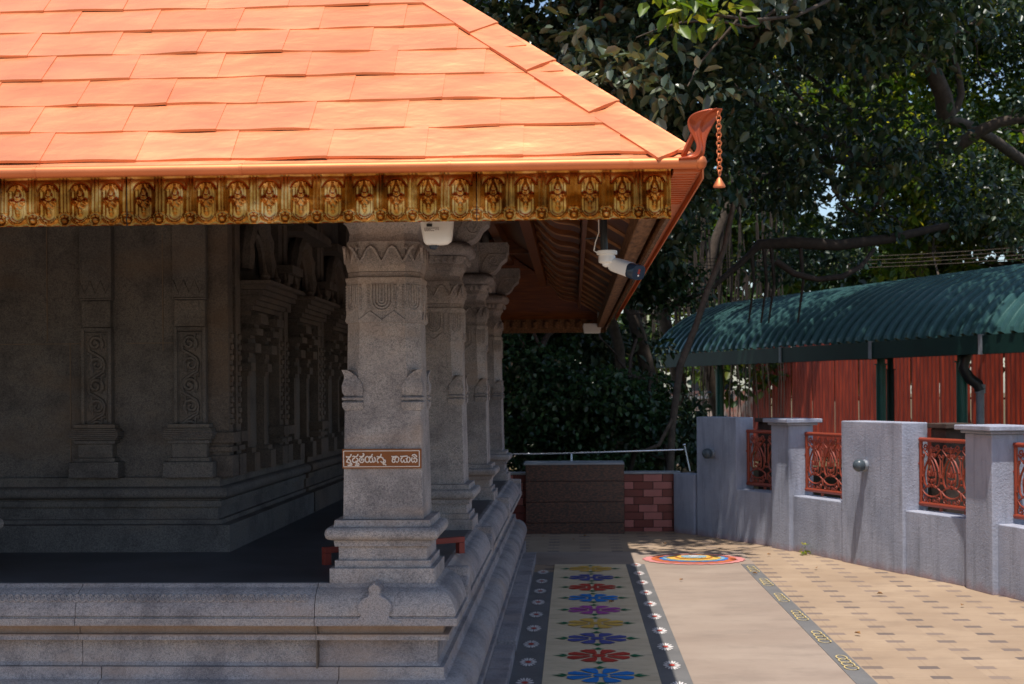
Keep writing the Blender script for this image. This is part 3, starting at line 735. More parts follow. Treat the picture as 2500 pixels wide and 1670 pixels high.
# gold moulding over the fringe + copper soffit strip at the corner
MB().box(-7, .37, PYF - .012, PYF + .02, PZ + PH + .001, PZ + PH + .014).build('fringe_cornice', 'brass', T)
m = MB(); m.box(.372, XE + .01, YG + .03, 15.0, ZG - .046, ZG - .030)
for i in range(14): m.box(.372, XE, YG + .08 + i * .06, YG + .09 + i * .06, ZG - .050, ZG - .046)
m.build('eave_soffit', 'copper_roll', roof)
m = MB(); m.box(-7, XE - .1, YG + .02, PYF - .015, ZG - .020, ZG - .012); m.build('eave_soffit', 'copper_roll', roof)
# wooden underside of the right overhang
zu = lambda x: 2.44 + (.36 - x) * .62
m = MB()
P = [(.345, zu(.345)), (-1.02, zu(-1.02))]
m.add([(P[0][0], PYF + .05, P[0][1]), (P[0][0], 14.96, P[0][1]), (P[1][0], 13.6, P[1][1]), (P[1][0], PYF + 1.41, P[1][1])], [(0, 1, 2, 3)])
m.add([(-9, PYF + .02, 2.44), (.345, PYF + .02, 2.44), (-1.02, PYF + 1.39, 3.28), (-9, PYF + 1.39, 3.28)], [(0, 3, 2, 1)])
m.add([(-9, 14.98, 2.44), (.345, 14.98, 2.44), (-.9, 13.6, 3.2), (-9, 13.6, 3.2)], [(0, 1, 2, 3)])
m.build('soffit_boards', 'wood', roof)
for i in range(15):          # curved rafter tails and thin battens across the overhang
    y = 5.95 + i * .615; m = MB()
    P2 = []
    for q in range(11):
        a = q / 10; x = .045 - a * .30; P2.append((x, zu(x) - .045 - .055 * math.sin(a * math.pi * .9) ** 2))
    tp = [(x, zu(x) - .004) for x, z in reversed(P2)]
    m.poly(P2 + tp, lambda u, v, q_: (u, y + q_, v), .34); ta = m.build('rafter_tail', 'wood', roof, bevel=.003)
    m = MB().poly([(x, z - .006) for x, z in P2] + [(x, z - .002) for x, z in reversed(P2)], lambda u, v, q_: (u, y + q_, v), .022); m.build('lit_edge', 'batten', ta)  # lit lower edge of the tail, painted as a thin pale strip
    m = MB(); xa, xb = .33, .085
    m.poly([(xb, zu(xb) - .022), (xa, zu(xa) - .022), (xa, zu(xa) - .003), (xb, zu(xb) - .003)], lambda u, v, q_: (u, y + .1 + q_, v), .025); m.build('batten', 'batten', roof)
for x in (.065, -.30, -.62):
    m = MB(); w2 = .012 if x > 0 else .035
    z = zu(x) - .004; m.box(x - w2, x + w2, PYF + .5 + .345 - x, 14.6 - .345 + x, z - (.10 if x > 0 else .13), z); m.build('purlin', 'wood', roof, bevel=.003)
for y in (7.6, 9.9, 12.2, 14.3): MB().box(-.9, -.34, y, y + .12, 2.89, 3.02).build('cross_beam', 'wood', roof, bevel=.003)
m = MB()   # hip rafter and edge beam
m.box(.26, .335, PYF + .12, 14.9, 2.33, 2.43); m.build('edge_beam', 'beam', roof, bevel=.006)
m = MB(); d = Vector((-1, 1, .62)).normalized()
a = Vector((.30, 5.15, 2.44)); b = a + Vector((-1.2, 1.2, .70)); q = Vector((.045, .045, 0))
m.tube([a, b], .055, 4); m.build('hip_rafter', 'beam', roof)
# cobra finial
def zp(px, py, y=4.965): return Vector(((px / 3.13 + 1100 - 1400) / 3333 * y * 1.004, y, 1.66 + (953 - 1.5 - py / 3.13) * y / 3333))
Lp = [(1740, 1222), (1800, 1212), (1850, 1195), (1878, 1165), (1886, 1130), (1872, 1085), (1845, 1035), (1818, 985), (1812, 940), (1828, 905), (1860, 882), (1915, 864), (1985, 852)]
Rp = [(1745, 1232), (1830, 1232), (1905, 1240), (1936, 1220), (1948, 1160), (1952, 1110), (1962, 1060), (1985, 1015), (2012, 965), (2038, 925), (2062, 893), (2076, 868), (2080, 852)]
m = MB(); nu = 10; vs = []
for i, (a, b) in enumerate(zip(Lp, Rp)):
    A_, B_ = zp(*a), zp(*b); wd = (B_ - A_).length
    for k in range(nu + 1):
        u = k / nu; P_ = A_.lerp(B_, u); s_ = math.sin(math.pi * u)
        fz = i / 12
        dy = -.005 * s_ + .028 * s_ * max(0, math.sin(math.pi * max(0, fz - .35) / .65)) - .014 * math.exp(-((u - .5) / .09) ** 2) + (-.03 * max(0, fz - .6))
        for (cu, ci) in ((.27, 9.6), (.72, 9.6)): dy -= .010 * math.exp(-((u - cu) / .10) ** 2 - ((i - ci) / .8) ** 2)
        vs.append(P_ + Vector((0, dy, 0)))
m.add(vs, [(i * (nu + 1) + k, i * (nu + 1) + k + 1, (i + 1) * (nu + 1) + k + 1, (i + 1) * (nu + 1) + k) for i in range(12) for k in range(nu)])
fin = m.build('cobra_finial', 'copper_dark', T, smooth=70)
so_ = fin.modifiers.new('thick', 'SOLIDIFY'); so_.thickness = .007; so_.offset = 0
sb = fin.modifiers.new('sub', 'SUBSURF'); sb.levels = sb.render_levels = 1
a, b = zp(1858, 1040, 4.975), zp(1778, 1212, 4.99)
m = MB(); m.tube([a, b], .011, 4); m.build('brace', 'copper_dark', fin)
bell = thing('hanging_bell', tuple(zp(2052, 1440, 4.93)), 'small copper bell hanging on a chain from the cobra shaped corner finial', 'bell')
m = MB(); N_ = 15; p0_ = zp(2050, 872, 4.93); p1_ = zp(2055, 1350, 4.93); stp = (p1_ - p0_) / N_
for i in range(N_):
    c = p0_ + stp * (i + .5); L_ = stp.length * .64; rot = i % 2
    pts = [(.0085 * math.cos(a * math.pi / 6), L_ * math.sin(a * math.pi / 6)) for a in range(12)]
    m.tube([c + (Vector((u, u * .3, v)) if rot else Vector((u * .55, u * .8, v))) for u, v in pts], .0027, 5, closed=True)
m.build('chain', 'copper_roll', bell, smooth=60)
c = zp(2052, 1443, 4.93)
MB().lathe(c, [(0, .0), (.0, .022), (.006, .021), (.018, .014), (.030, .008), (.036, .003), (.042, .003)], 20).build('bell_body', 'copper_roll', bell, smooth=50)

# ------------------------------------------------------------------ things on the temple
sg = thing('sign_plate', (-.889, 6.29, 1.35), 'brown plate with cream Kannada lettering and border, fixed to the front pillar', 'sign')
yS = 6.286
m = MB().box(-.889 - .184, -.889 + .184, yS, yS + .016, 1.35 - .0453, 1.35 + .0453); m.build('plate', 'sign', sg, bevel=.002)
def sgp(px, py): return (-.889 + (px - 1145) / 1770 * .368, yS - .0015, 1.35 - (py - 457) / 1770 * .368)
m = MB()
for a, b in (((292, 282), (1985, 282)), ((292, 633), (1985, 633)), ((292, 282), (292, 633)), ((1985, 282), (1985, 633))): m.tube([sgp(*a), sgp(*b)], .0022, 4)
m.build('border_line', 'cream', sg)
ST = [[(352, 392), (356, 415), (445, 412)], [(463, 350), (455, 385), (430, 415), (400, 445), (372, 490), (355, 535)], [(385, 450), (420, 470), (452, 510), (440, 545), (400, 545), (375, 520)], [(385, 590), (400, 605), (435, 600), (438, 575), (425, 568)], [(438, 590), (455, 605), (478, 590), (470, 562), (455, 545)],
 [(492, 415), (515, 393), (548, 405), (535, 440), (498, 462), (488, 505), (520, 540), (560, 530), (585, 500)], [(612, 350), (608, 385), (580, 405), (545, 415)], [(575, 440), (605, 455), (615, 490), (600, 530), (565, 540)], [(548, 590), (560, 606), (588, 600), (592, 572), (562, 558)], [(598, 572), (630, 556), (636, 590), (612, 608), (592, 600)],
 [(648, 398), (680, 412), (722, 398), (750, 362), (740, 340), (715, 350)], [(745, 372), (735, 402), (690, 425), (655, 450), (648, 495), (672, 538), (715, 540), (746, 512), (740, 465), (702, 455), (690, 482), (712, 495)],
 [(822 + 48 * math.cos(a * .524), 470 + 66 * math.sin(a * .524)) for a in range(13)], [(865, 410), (942, 414)], [(875, 450), (905, 415), (942, 350)], [(872, 500), (892, 536), (930, 530), (945, 490), (935, 440)], [(945, 500), (965, 537), (997, 515), (1003, 460), (975, 418)],
 [(1035, 400), (1052, 415), (1120, 410), (1137, 350)], [(1120, 415), (1055, 458), (1040, 510), (1060, 546), (1078, 520)], [(1125, 420), (1165, 440), (1195, 490), (1185, 530), (1150, 540), (1120, 512)], [(1190, 480), (1225, 495), (1228, 530), (1198, 545), (1165, 575), (1188, 592), (1215, 572), (1245, 607)],
 [(1368, 395), (1375, 414), (1450, 410), (1480, 400)], [(1450, 415), (1405, 432), (1380, 460)], [(1411 + 32 * math.cos(a * .524), 503 + 36 * math.sin(a * .524)) for a in range(13)], [(1440, 475), (1462, 430), (1500, 410), (1528, 450), (1520, 510), (1490, 542), (1465, 520)],
 [(1565, 395), (1572, 414), (1660, 405), (1722, 400)], [(1610, 430), (1575, 470), (1575, 510), (1600, 542), (1630, 520), (1642, 480)], [(1640, 500), (1660, 542), (1700, 536), (1712, 490), (1690, 448)], [(1702, 470), (1730, 420), (1765, 428), (1782, 480), (1765, 530), (1735, 542), (1715, 520)],
 [(1822, 405), (1840, 375), (1880, 368), (1915, 392), (1928, 430)], [(1825, 430), (1808, 500), (1840, 546), (1870, 515)], [(1850, 408), (1893, 430), (1880, 462), (1850, 460)], [(1870, 500), (1895, 546), (1932, 520), (1932, 470), (1900, 452)]]
m = MB()
for s_ in ST: m.tube([sgp(*q) for q in s_], .0033, 5)
m.build('lettering', 'cream', sg)
for u in (315, 1960): MB().lathe(sgp(u, 455), [(-.002, .003), (.003, .002)], 8, axis=(0, -1, 0)).build('screw', 'black', sg)

def text_mesh(txt, size, name, mat, parent, mw, ext=.001):
    cu = bpy.data.curves.new(name, 'FONT'); cu.body = txt; cu.size = size; cu.extrude = ext; cu.align_x = 'CENTER'; cu.align_y = 'CENTER'
    ob = bpy.data.objects.new(name, cu); col.objects.link(ob)
    bpy.context.view_layer.update()
    me = bpy.data.meshes.new_from_object(ob.evaluated_get(bpy.context.evaluated_depsgraph_get())); bpy.data.objects.remove(ob)
    me.materials.clear(); me.materials.append(M[mat]); o = bpy.data.objects.new(name, me); col.objects.link(o)
    if parent is not None:
        o.parent = parent; org = parent.location.copy(); mw = Matrix.Translation(-org) @ mw
    o.matrix_local = mw; return o
FACE = Matrix.Rotation(R(90), 4, 'X')   # text facing -Y
def P6(px, py, y): return Vector(((px / 2.613 + 1100 - 1400) / 3333 * y * 1.003, y, 1.66 + (953 - 1.5 - (py / 2.613 + 250)) * y / 3333))
cc = thing('security_camera', tuple(P6(985, 770, 5.45)), 'white bullet security camera with dark face on a black pole under the right eave', 'camera')
m = MB(); a = P6(982, 700, 5.45); b = P6(985, 945, 5.45); m.tube([a, b], .0145, 12); m.tube([P6(865, 868, 5.45), P6(960, 862, 5.45)], .003, 6); m.build('pole', 'black', cc, smooth=50)
m = MB(); m.tube([P6(950, 700, 5.44), P6(952, 830, 5.44), P6(930, 890, 5.44), P6(920, 945, 5.44), P6(945, 960, 5.44)], .0025, 6)
m.build('cable', 'white', cc, smooth=60)
m = MB(); c0 = P6(1002, 958, 5.45)
m.lathe(c0, [(-.010, .034), (-.008, .041), (.006, .041), (.008, .038)], 24); m.build('mount_plate', 'white', cc, smooth=40)
m = MB(); m.lathe(c0 + Vector((0, 0, -.01)), [(-.032, .028), (-.028, .034), (-.006, .034), (0, .031)], 10)
m.lathe(c0 + Vector((-.002, 0, -.040)), [(-.018, .006), (-.013, .015), (0, .019), (.008, .018)], 14)
m.tube([c0 + Vector((.0, 0, -.045)), c0 + Vector((.03, -.004, -.036))], .009, 10); m.build('swivel_joint', 'white', cc, smooth=40)
ax = (P6(1205, 1090, 5.36) - P6(1035, 1030, 5.47)).normalized(); c1 = P6(1048, 1034, 5.46); qd = ax.to_track_quat('Z', 'Y'); Lb = .135
def caps(z0, z1, prof, mi=0, mm=None, hw=.033, hh=.028):
    rings = []
    for z, s_ in prof:
        r = []
        for k in range(20):
            a = 2 * math.pi * k / 20; ca, sa = math.cos(a), math.sin(a)
            e = .6
            v = Vector((math.copysign(abs(ca) ** e, ca) * hw * s_, math.copysign(abs(sa) ** e, sa) * hh * s_, z)); r.append(c1 + qd @ v)
        rings.append(r)
    mm.ring_stack(rings)
m = MB(); caps(0, 0, [(-.006, .7), (-.002, .9), (.006, .98), (.02, 1.0), (Lb - .03, 1.06)], 0, m); body = m.build('camera_body', 'white', cc, smooth=40)
m = MB(); caps(0, 0, [(Lb - .03, 1.085), (Lb + .004, 1.09), (Lb + .008, 1.03)], 0, m); face = m.build('camera_face', 'navy', cc, smooth=40)
m = MB()
fc = c1 + ax * (Lb + .008)
for off, mi, r_ in ((Vector((.0, .010, 0)), 1, .006), (Vector((0, .000, 0)), 1, .007), (Vector((0, -.012, 0)), 0, .004)):
    m.lathe(fc + qd @ off, [(0, r_), (.002, r_ * .7)], 12, mi, axis=tuple(ax))
m.build('lens_cluster', ['white', 'red_lens'], cc)
xa = ax.copy(); up = Vector((0, -.25, 1)); up = (up - xa * up.dot(xa)).normalized(); nn = xa.cross(up); 
mw = Matrix((xa, up, nn)).transposed().to_4x4(); ctr = c1 + ax * .045 + nn * .0305 + up * .004
mw = Matrix.Translation(ctr) @ mw
text_mesh('Tiandy', .017, 'camera_logo', 'ink', cc, mw, .0006)

# downward white unit below the fringe
def P3(px, py, y): return Vector(((px / 2.614 + 500 - 1400) / 3333 * y * 1.005, y, 1.66 + (953 + 1 - (py / 2.614 + 500)) * y / 3333))
dc = thing('security_camera', tuple(P3(1495, 120, 5.3)), 'white camera housing seen head-on hanging below the gold fringe, above the second pillar', 'camera')
m = MB(); rings = []
for (py, wl, wr, dpt) in ((60, 1380, 1600, .030), (120, 1386, 1598, .033), (200, 1400, 1590, .032), (230, 1406, 1582, .029), (246, 1418, 1560, .024), (251, 1440, 1540, .012)):
    a = P3(wl, py, 5.3); b = P3(wr, py, 5.3); r = []; cx = (a.x + b.x) / 2; hw = (b.x - a.x) / 2
    for k in range(24):
        th = 2 * math.pi * k / 24; ca, sa = math.cos(th), math.sin(th)
        r.append((cx + math.copysign(abs(ca) ** .45, ca) * hw, 5.3 + math.copysign(abs(sa) ** .6, sa) * dpt, a.z))
    rings.append(r[::-1])
m.ring_stack(rings); m.build('housing', 'white', dc, smooth=45)
m = MB(); c = P3(1470, 262, 5.31); m.lathe(c, [(-.010, .006), (-.006, .016), (.006, .02)], 16); m.build('lens', 'navy', dc, smooth=50)
m = MB(); a = P3(1425, 118, 5.266); b = P3(1460, 132, 5.266); m.box(a.x, b.x, 5.262, 5.27, b.z, a.z + .002); m.build('label_mark', 'black', dc)
m = MB(); m.lathe(P3(1490, 60, 5.3), [(0, .012), (.2, .012)], 10); m.build('stem', 'black', dc)
for k, (tx, y_, sz) in enumerate((('CAMERA A', 140, .010), ('5MP IR', 152, .008))):
    pass
m = MB()   # unreadable small print lines of the rating label
for r_, (y_, x0, x1) in enumerate(((140, 1410, 1500), (150, 1410, 1450), (157, 1412, 1475), (150, 1478, 1498))):
    x = x0
    while x < x1:
        wd = random.uniform(4, 9); a = P3(x, y_, 5.266); b = P3(x + wd, y_ + 4, 5.266); m.box(a.x, b.x, 5.2635, 5.2655, b.z, a.z); x += wd + 4
m.build('small_print', 'grey_ink', dc)
# pale batten lamp under the far eave
c = P6(905, 1425, 14.6)
lm = thing('eave_light', tuple(c), 'small white light fitting under the far right corner of the eave', 'light')
m = MB().poly([(-.10, .0), (-.085, -.075), (.085, -.075), (.10, 0), (.09, .03), (-.09, .03)], lambda u, v, q_: (c.x + u, c.y + q_, c.z + v), .12); m.build('housing', 'white', lm, bevel=.008)
m = MB().lathe(c + Vector((.07, .05, .03)), [(0, .012), (.25, .012)], 8); m.build('stem', 'white', lm)
# low red bar behind the front pillar
rb = thing('low_red_bar', (-.95, 7.1, ZF), 'low red painted bar on short legs standing on the pavilion floor behind the front pillar', 'barrier')
a, b = Vector((-1.275, 6.88, 0)), Vector((-.605, 7.39, 0)); d = (b - a); ang = math.atan2(d.y, d.x); c = (a + b) / 2; L_ = d.length
MB().box(c.x - L_ / 2, c.x + L_ / 2, c.y - .02, c.y + .02, ZF + .062, ZF + .092, rot=ang).build('bar', 'redpaint', rb, bevel=.003)
for s_ in (-1, 1):
    x = c.x + s_ * (L_ / 2 - .0185); MB().box(x - .018, x + .018, c.y - .019, c.y + .019, ZF + .002, ZF + .0615, rot=ang, c=(c.x, c.y)).build('leg', 'redpaint', rb, bevel=.002)

# ------------------------------------------------------------------ boundary wall
BW = thing('boundary_wall', (2.8, 12.5, 0), 'curved lavender plastered boundary wall with capped posts and terracotta scroll grilles', 'wall')
TH = .24
def seg(a, b, z0, z1, name, mat='lavender', inn=0.0, out=0.0, ext=0.0, parent=BW, bev=.008):
    A, B = Vector(a), Vector(b); d = (B - A).normalized(); nn = Vector((-d.y, d.x))   # towards the back (away from yard)
    if nn.x < 0: nn = -nn
    A2 = A - d * ext; B2 = B + d * ext
    f0 = -out; f1 = TH + inn
    pts = [A2 + nn * f0, B2 + nn * f0, B2 + nn * f1, A2 + nn * f1]
    m = MB(); m.add([(q.x, q.y, z0) for q in pts] + [(q.x, q.y, z1) for q in pts], [(3, 2, 1, 0), (4, 5, 6, 7), (0, 1, 5, 4), (1, 2, 6, 5), (2, 3, 7, 6), (3, 0, 4, 7)])
    return m.build(name, mat, parent, bevel=bev)
W_ = WALL
def grille(a, b, z0, z1):
    A, B = Vector(a), Vector(b); d = (B - A).normalized(); nn = Vector((-d.y, d.x)); nn = nn if nn.x > 0 else -nn
    L_ = (B - A).length - .02; off = A + nn * (TH * .62) + d * .01
    f = lambda u, v, w=0: (off.x + d.x * u + nn.x * w, off.y + d.y * u + nn.y * w, z0 + v)
    H_ = z1 - z0; m = MB()
    m.tube([f(.015, 0), f(.015, H_)], .017, 8); m.tube([f(L_ - .015, 0), f(L_ - .015, H_)], .017, 8); m.tube([f(0, .0), f(L_, .0)], .021, 8); m.tube([f(0, H_), f(L_, H_)], .019, 8)
    m.tube([f(.3, 0), f(.3, -.05)], .015, 6); m.tube([f(L_ - .25, 0), f(L_ - .25, -.05)], .015, 6); m.tube([f(-.03, H_ * .62), f(.0, H_ * .62)], .014, 8)
    g = m.build('grille', 'terracotta', BW, smooth=50)
    s = MB(); nc = max(1, round((L_ - .04) / .27)); cw = (L_ - .06) / nc; sy = H_ / .58
    def tb(P, cx, r=.0075, mir=True):
        s.tube([f(cx + u, v * sy) for u, v in P], r, 5)
        if mir: s.tube([f(cx - u, v * sy) for u, v in P], r, 5)
    for k in range(nc):
        cx = .03 + cw * (k + .5)
        tb([(0, .445), (.05, .40), (.095, .33), (.115, .25), (.105, .19), (.07, .155), (.03, .165), (0, .185)], cx, .009)
        tb([(.125, .50), (.06, .44), (0, .405), (-.03, .36), (-.06, .28), (-.055, .2), (-.02, .165)], cx, .008)
        tb([(.13, .13), (.10, .095), (.05, .075), (0, .07)], cx, .009)
        tb([(0, .185), (.06, .165), (.13, .125), (.135, .06)], cx, .008)
        tb(spiral(.085, .045, .006, .032, 0, 1.4, 16), cx, .006); tb(spiral(.03, .035, .004, .02, 90, -1.3, 14), cx, .006)
        tb(spiral(.09, .515, .006, .035, 180, 1.4, 16), cx, .0065); tb(spiral(.035, .50, .004, .024, 0, -1.3, 14), cx, .006)
        tb([(.13, .25), (.12, .33), (.125, .40), (.11, .43)], cx, .007); tb(spiral(.115, .44, .004, .018, 270, 1.2, 12), cx, .006)
        for (u, v, a, l_) in ((0, .27, 0, .085), (-.022, .262, .75, .06), (.022, .262, -.75, .06), (-.03, .225, 1.7, .03), (.03, .225, -1.7, .03), (0, .22, 3.14, .03), (0, .47, 0, .06), (0, .46, 3.14, .05), (.03, .455, -2.2, .035), (-.03, .455, 2.2, .035)):
            pts = [(0, -.012), (.014, .2 * l_), (.016, .45 * l_), (0, l_), (-.016, .45 * l_), (-.014, .2 * l_)]; ca, sa = math.cos(a), math.sin(a)
            s.poly([(cx + u + p_ * ca - q_ * sa, (v + p_ * sa + q_ * ca) * sy) for p_, q_ in pts], lambda uu, vv, w: f(uu, vv, w - .008), .016)
        for (u, v) in ((.125, .25), (.105, .30), (.14, .20), (0, .16)):
            for sg_ in (-1, 1): s.lathe(f(cx + sg_ * u, v * sy), [(-.011, .003), (-.005, .011), (.005, .011), (.011, .003)], 8)
    s.build('scrollwork', 'terracotta', g, smooth=50)
# low continuous wall under the openings, tall posts between
seg((1.15, 15.9), (1.36, 15.60), 0, .69, 'end_stub')
seg(W_[0], W_[1], 0, 1.35, 'wall_pier')
seg(W_[1], W_[2], 0, .57, 'low_wall'); grille(W_[1], W_[2], .63, 1.20)
seg(W_[2], W_[3], 0, 1.285, 'cap_post', out=.05)
seg(W_[3], W_[4], 0, .57, 'low_wall'); grille(W_[3], W_[4], .63, 1.20)
seg(W_[4], W_[5], 0, 1.35, 'wall_pier', out=.03)
seg(W_[5], W_[6], 0, .57, 'low_wall'); grille(W_[5], W_[6], .63, 1.20)
seg(W_[6], W_[7], 0, 1.285, 'cap_post', out=.05)
seg(W_[7], W_[8], 0, .57, 'low_wall'); grille(W_[7], W_[8], .63, 1.20)
seg(W_[8], W_[9], 0, 1.35, 'wall_pier', out=.03)
seg(W_[9], W_[10], 0, .57, 'low_wall'); grille(W_[9], W_[10], .63, 1.20)
seg(W_[10], W_[11], 0, 1.35, 'wall_pier', out=.03)
seg(W_[11], W_[12], 0, 1.0, 'low_wall'); seg(W_[12], W_[13], 0, 1.0, 'low_wall')
for a, b in ((W_[2], W_[3]), (W_[6], W_[7])):
    seg(a, b, 1.286, 1.31, 'post_cap', out=.075, inn=.04, ext=.03); seg(a, b, 1.311, 1.352, 'post_cap', out=.11, inn=.07, ext=.07)
for a, b in ((W_[1], W_[2]), (W_[5], W_[6])):
    A, B = Vector(a), Vector(b); d = (B - A).normalized()
    seg(tuple(A + d * .02 + Vector((.2, .08))), tuple(A + d * .30 + Vector((.2, .08))), 1.30, 1.345, 'dark_back_cap', 'capdark', inn=.05)
    seg(tuple(A + d * .02 + Vector((.24, .1))), tuple(A + d * .24 + Vector((.24, .1))), .0, 1.298, 'back_post', 'capdark', inn=.0)
for i, (px, Y_) in enumerate(((.1, 15.33), (.2163, 12.83))):
    s_ = 0
    if i == 0: A, B, f = Vector(W_[0]), Vector(W_[1]), .42
    else: A, B, f = Vector(W_[4]), Vector(W_[5]), .42
    P_ = A.lerp(B, f); d = (B - A).normalized(); nn = Vector((d.y, -d.x)); nn = nn if nn.x < 0 else -nn
    P_ = P_ + nn * (.03 if i else 0)
    L0 = thing('wall_lamp', (P_.x, P_.y, .945), ('dark globe lamp on the shaded far pier of the lavender wall', 'dark globe lamp on the sunlit pier of the lavender wall')[i], 'lamp', 'globe lamps on the boundary wall')
    ax = (nn.x, nn.y, 0)
    MB().lathe((P_.x, P_.y, .945), [(0, .05), (.012, .055), (.03, .045)], 18, axis=ax).build('back_plate', 'pvc', L0, smooth=40)
    MB().lathe((P_.x, P_.y, .945), [(.02, .035)] + [(.075 - .055 * math.cos(math.pi * k / 10), .058 * math.sin(math.pi * k / 10) + .002) for k in range(2, 11)], 20, axis=ax).build('globe', 'greyglobe', L0, smooth=60)
    MB().lathe((P_.x + nn.x * .122, P_.y + nn.y * .122, .945), [(0, .018), (.006, .012)], 12, axis=ax).build('end_cap', 'coping', L0)

# ------------------------------------------------------------------ tiled wall, granite block, handrail
TW = thing('tiled_planter_wall', (.2, 16, 0), 'low wall clad in dark red and pink tiles with a polished granite block in the middle', 'wall')
def tiled(x0, x1, y):
    m = MB(); m.box(x0, x1, y, y + .2, 0, .675, 2); row = 0; z = .672
    while z > .02:
        zb = max(z - .082, .004); xx = x0 + .006 - (0, .11, .0, .11, .055)[row % 5]; kk = row + (row // 2)
        while xx < x1 - .006:
            a = max(xx, x0 + .006); b = min(xx + .215, x1 - .006)
            if b - a > .015: m.box(a, b, y - .008, y + .002, zb, z, (kk + (row in (2, 3, 5))) % 2)
            xx += .224; kk += 1
        z -= .089; row += 1
    m.build('tile_cladding', ['tile_red', 'tile_pink', 'grout'], TW)
    MB().box(x0 - .01, x1 + .01, y - .02, y + .22, .677, .70).build('coping', 'coping', TW, bevel=.003)
tiled(.58, 1.235, 16.02); tiled(-2.5, -.562, 15.95)
for za, zb in ((0, .13), (.133, .37), (.373, .61), (.613, .80)): MB().box(-.56, .575, 15.76, 16.25, za, zb).build('granite_slab', 'red_granite', TW, bevel=.003)
MB().box(-.58, .577, 15.74, 16.27, .801, .822).build('coping', 'coping', TW, bevel=.003)
MB().box(1.237, 1.27, 15.98, 16.2, 0, .69).build('dark_edge', 'grout', TW)
HR = thing('handrail', (.2, 16.5, 0), 'thin stainless steel handrail running above the tiled wall', 'railing')
m = MB(); m.tube([(-1.6, 16.3, .895), (-.3, 16.3, .905), (1.30, 16.3, .945)], .014, 10); m.build('top_rail', 'steel', HR, smooth=60)
for (x0, x1, z0, z1, r_) in ((-.03, -.03, .82, .905, .012), (1.37, 1.31, .69, 1.0, .012), (-1.2, -1.2, .70, .9, .012)): m = MB(); m.tube([(x0, 16.28, z0), (x1, 16.3, z1)], r_, 8); m.lathe((x1, 16.3, z1), [(-.02, .004), (-.012, .018), (.012, .018), (.02, .004)], 10) if x0 > 1 else None; m.build('rail_post', 'steel', HR, smooth=60)

# ------------------------------------------------------------------ arched green shelter
SH = thing('arched_shelter', (4, 21, 0), 'long arched shelter with green corrugated roof on green posts behind the boundary wall', 'shelter')
E0, dE = Vector((5.62, 17.0)), Vector((-.37, .929)).normalized(); nE = Vector((dE.y, -dE.x)); nE = nE if nE.x > 0 else -nE
def sh(t, s, z): q = E0 + dE * t + nE * s; return (q.x, q.y, z)
m = MB(); WD, RI = 4.2, 1.02; zt = 2.335; rib = .245; NT_ = 0; t = -6.0; ns = 26; tl = []
while t < 10.75:
    tl += [(t, 0), (t + .13, 0), (t + .15, .05), (t + .225, .05), (t + .245, 0)]; t += .245
rings = []
for (t, h) in tl:
    r = []
    for i in range(ns + 1):
        a = math.pi * i / ns; s_ = WD / 2 - (WD / 2) * math.cos(a); hh = h + (.006 if i % 2 else 0) * (1 if h else .4)
        r.append(sh(t, s_ - hh * math.cos(a), zt + (RI + hh) * max(0.0, math.sin(a)) ** 1.45 + hh * .6 ))
    rings.append(r)
m.ring_stack(rings, cap=False, closed=False)
o = m.build('roof_sheet', 'greenroof', SH, smooth=20)
m = MB()
q = 0; tj = [-6, -3.9, -1.46, .93, 3.4, 5.95, 10.75]
for a, b in zip(tj[:-1], tj[1:]):
    P_ = [sh(a + .02, -.03, 0), sh(b - .02, -.03, 0), sh(b - .02, .01, 0), sh(a + .02, .01, 0)]
    m.add([(x, y, 2.09) for x, y, z in P_] + [(x, y, 2.33) for x, y, z in P_], [(3, 2, 1, 0), (4, 5, 6, 7), (0, 1, 5, 4), (1, 2, 6, 5), (2, 3, 7, 6), (3, 0, 4, 7)])
m.build('fascia', 'greenfascia', SH)
for a in tj[1:-1]:
    m = MB(); P_ = [sh(a - .03, -.05, 0), sh(a + .03, -.05, 0), sh(a + .03, .0, 0), sh(a - .03, .0, 0)]
    m.add([(x, y, 2.085) for x, y, z in P_] + [(x, y, 2.345) for x, y, z in P_], [(3, 2, 1, 0), (4, 5, 6, 7), (0, 1, 5, 4), (1, 2, 6, 5), (2, 3, 7, 6), (3, 0, 4, 7)])
    m.build('fascia_joint', 'coping', SH)
for (t, s_) in ((3.55, .25), (1.75, .3), (8.6, .25), (-2.0, .3), (3.55, 3.9), (1.75, 3.9), (8.6, 3.9)):
    x, y, _ = sh(t, s_, 0); MB().lathe((x, y, 0), [(0, .075), (2.0, .075), (2.0, .10), (2.02, .10), (2.02, .06), (2.3, .06)], 14).build('post', 'greenpost' if s_ < 1 else 'greenfascia', SH, smooth=40)
x, y, _ = sh(1.62, .30, 0)
MB().tube([(x + .05, y, 2.25), (x - .02, y, 2.1), (x - .06, y, 1.92), (x + .02, y, 1.78), (x + .13, y, 1.70), (x + .16, y, 1.62)], .075, 10).build('downpipe_bend', 'black', SH, smooth=60)
MB().lathe((x + .16, y, 0), [(0, .055), (1.58, .055), (1.58, .07), (1.70, .07)], 12).build('downpipe', 'pvc', SH, smooth=40)
for t in (3.55, 1.75, 8.6): MB().tube([sh(t, .25, 2.25), sh(t, 1.0, 2.2), sh(t, 3.9, 2.25)], .04, 6).build('tie_bar', 'greenfascia', SH)
m = MB()
m.add([sh(-6, .02, 2.086), sh(10.7, .02, 2.086), sh(10.7, .5, 2.12), sh(-6, .5, 2.12)], [(0, 1, 2, 3)])
m.build('gutter_underside', 'greenfascia', SH)
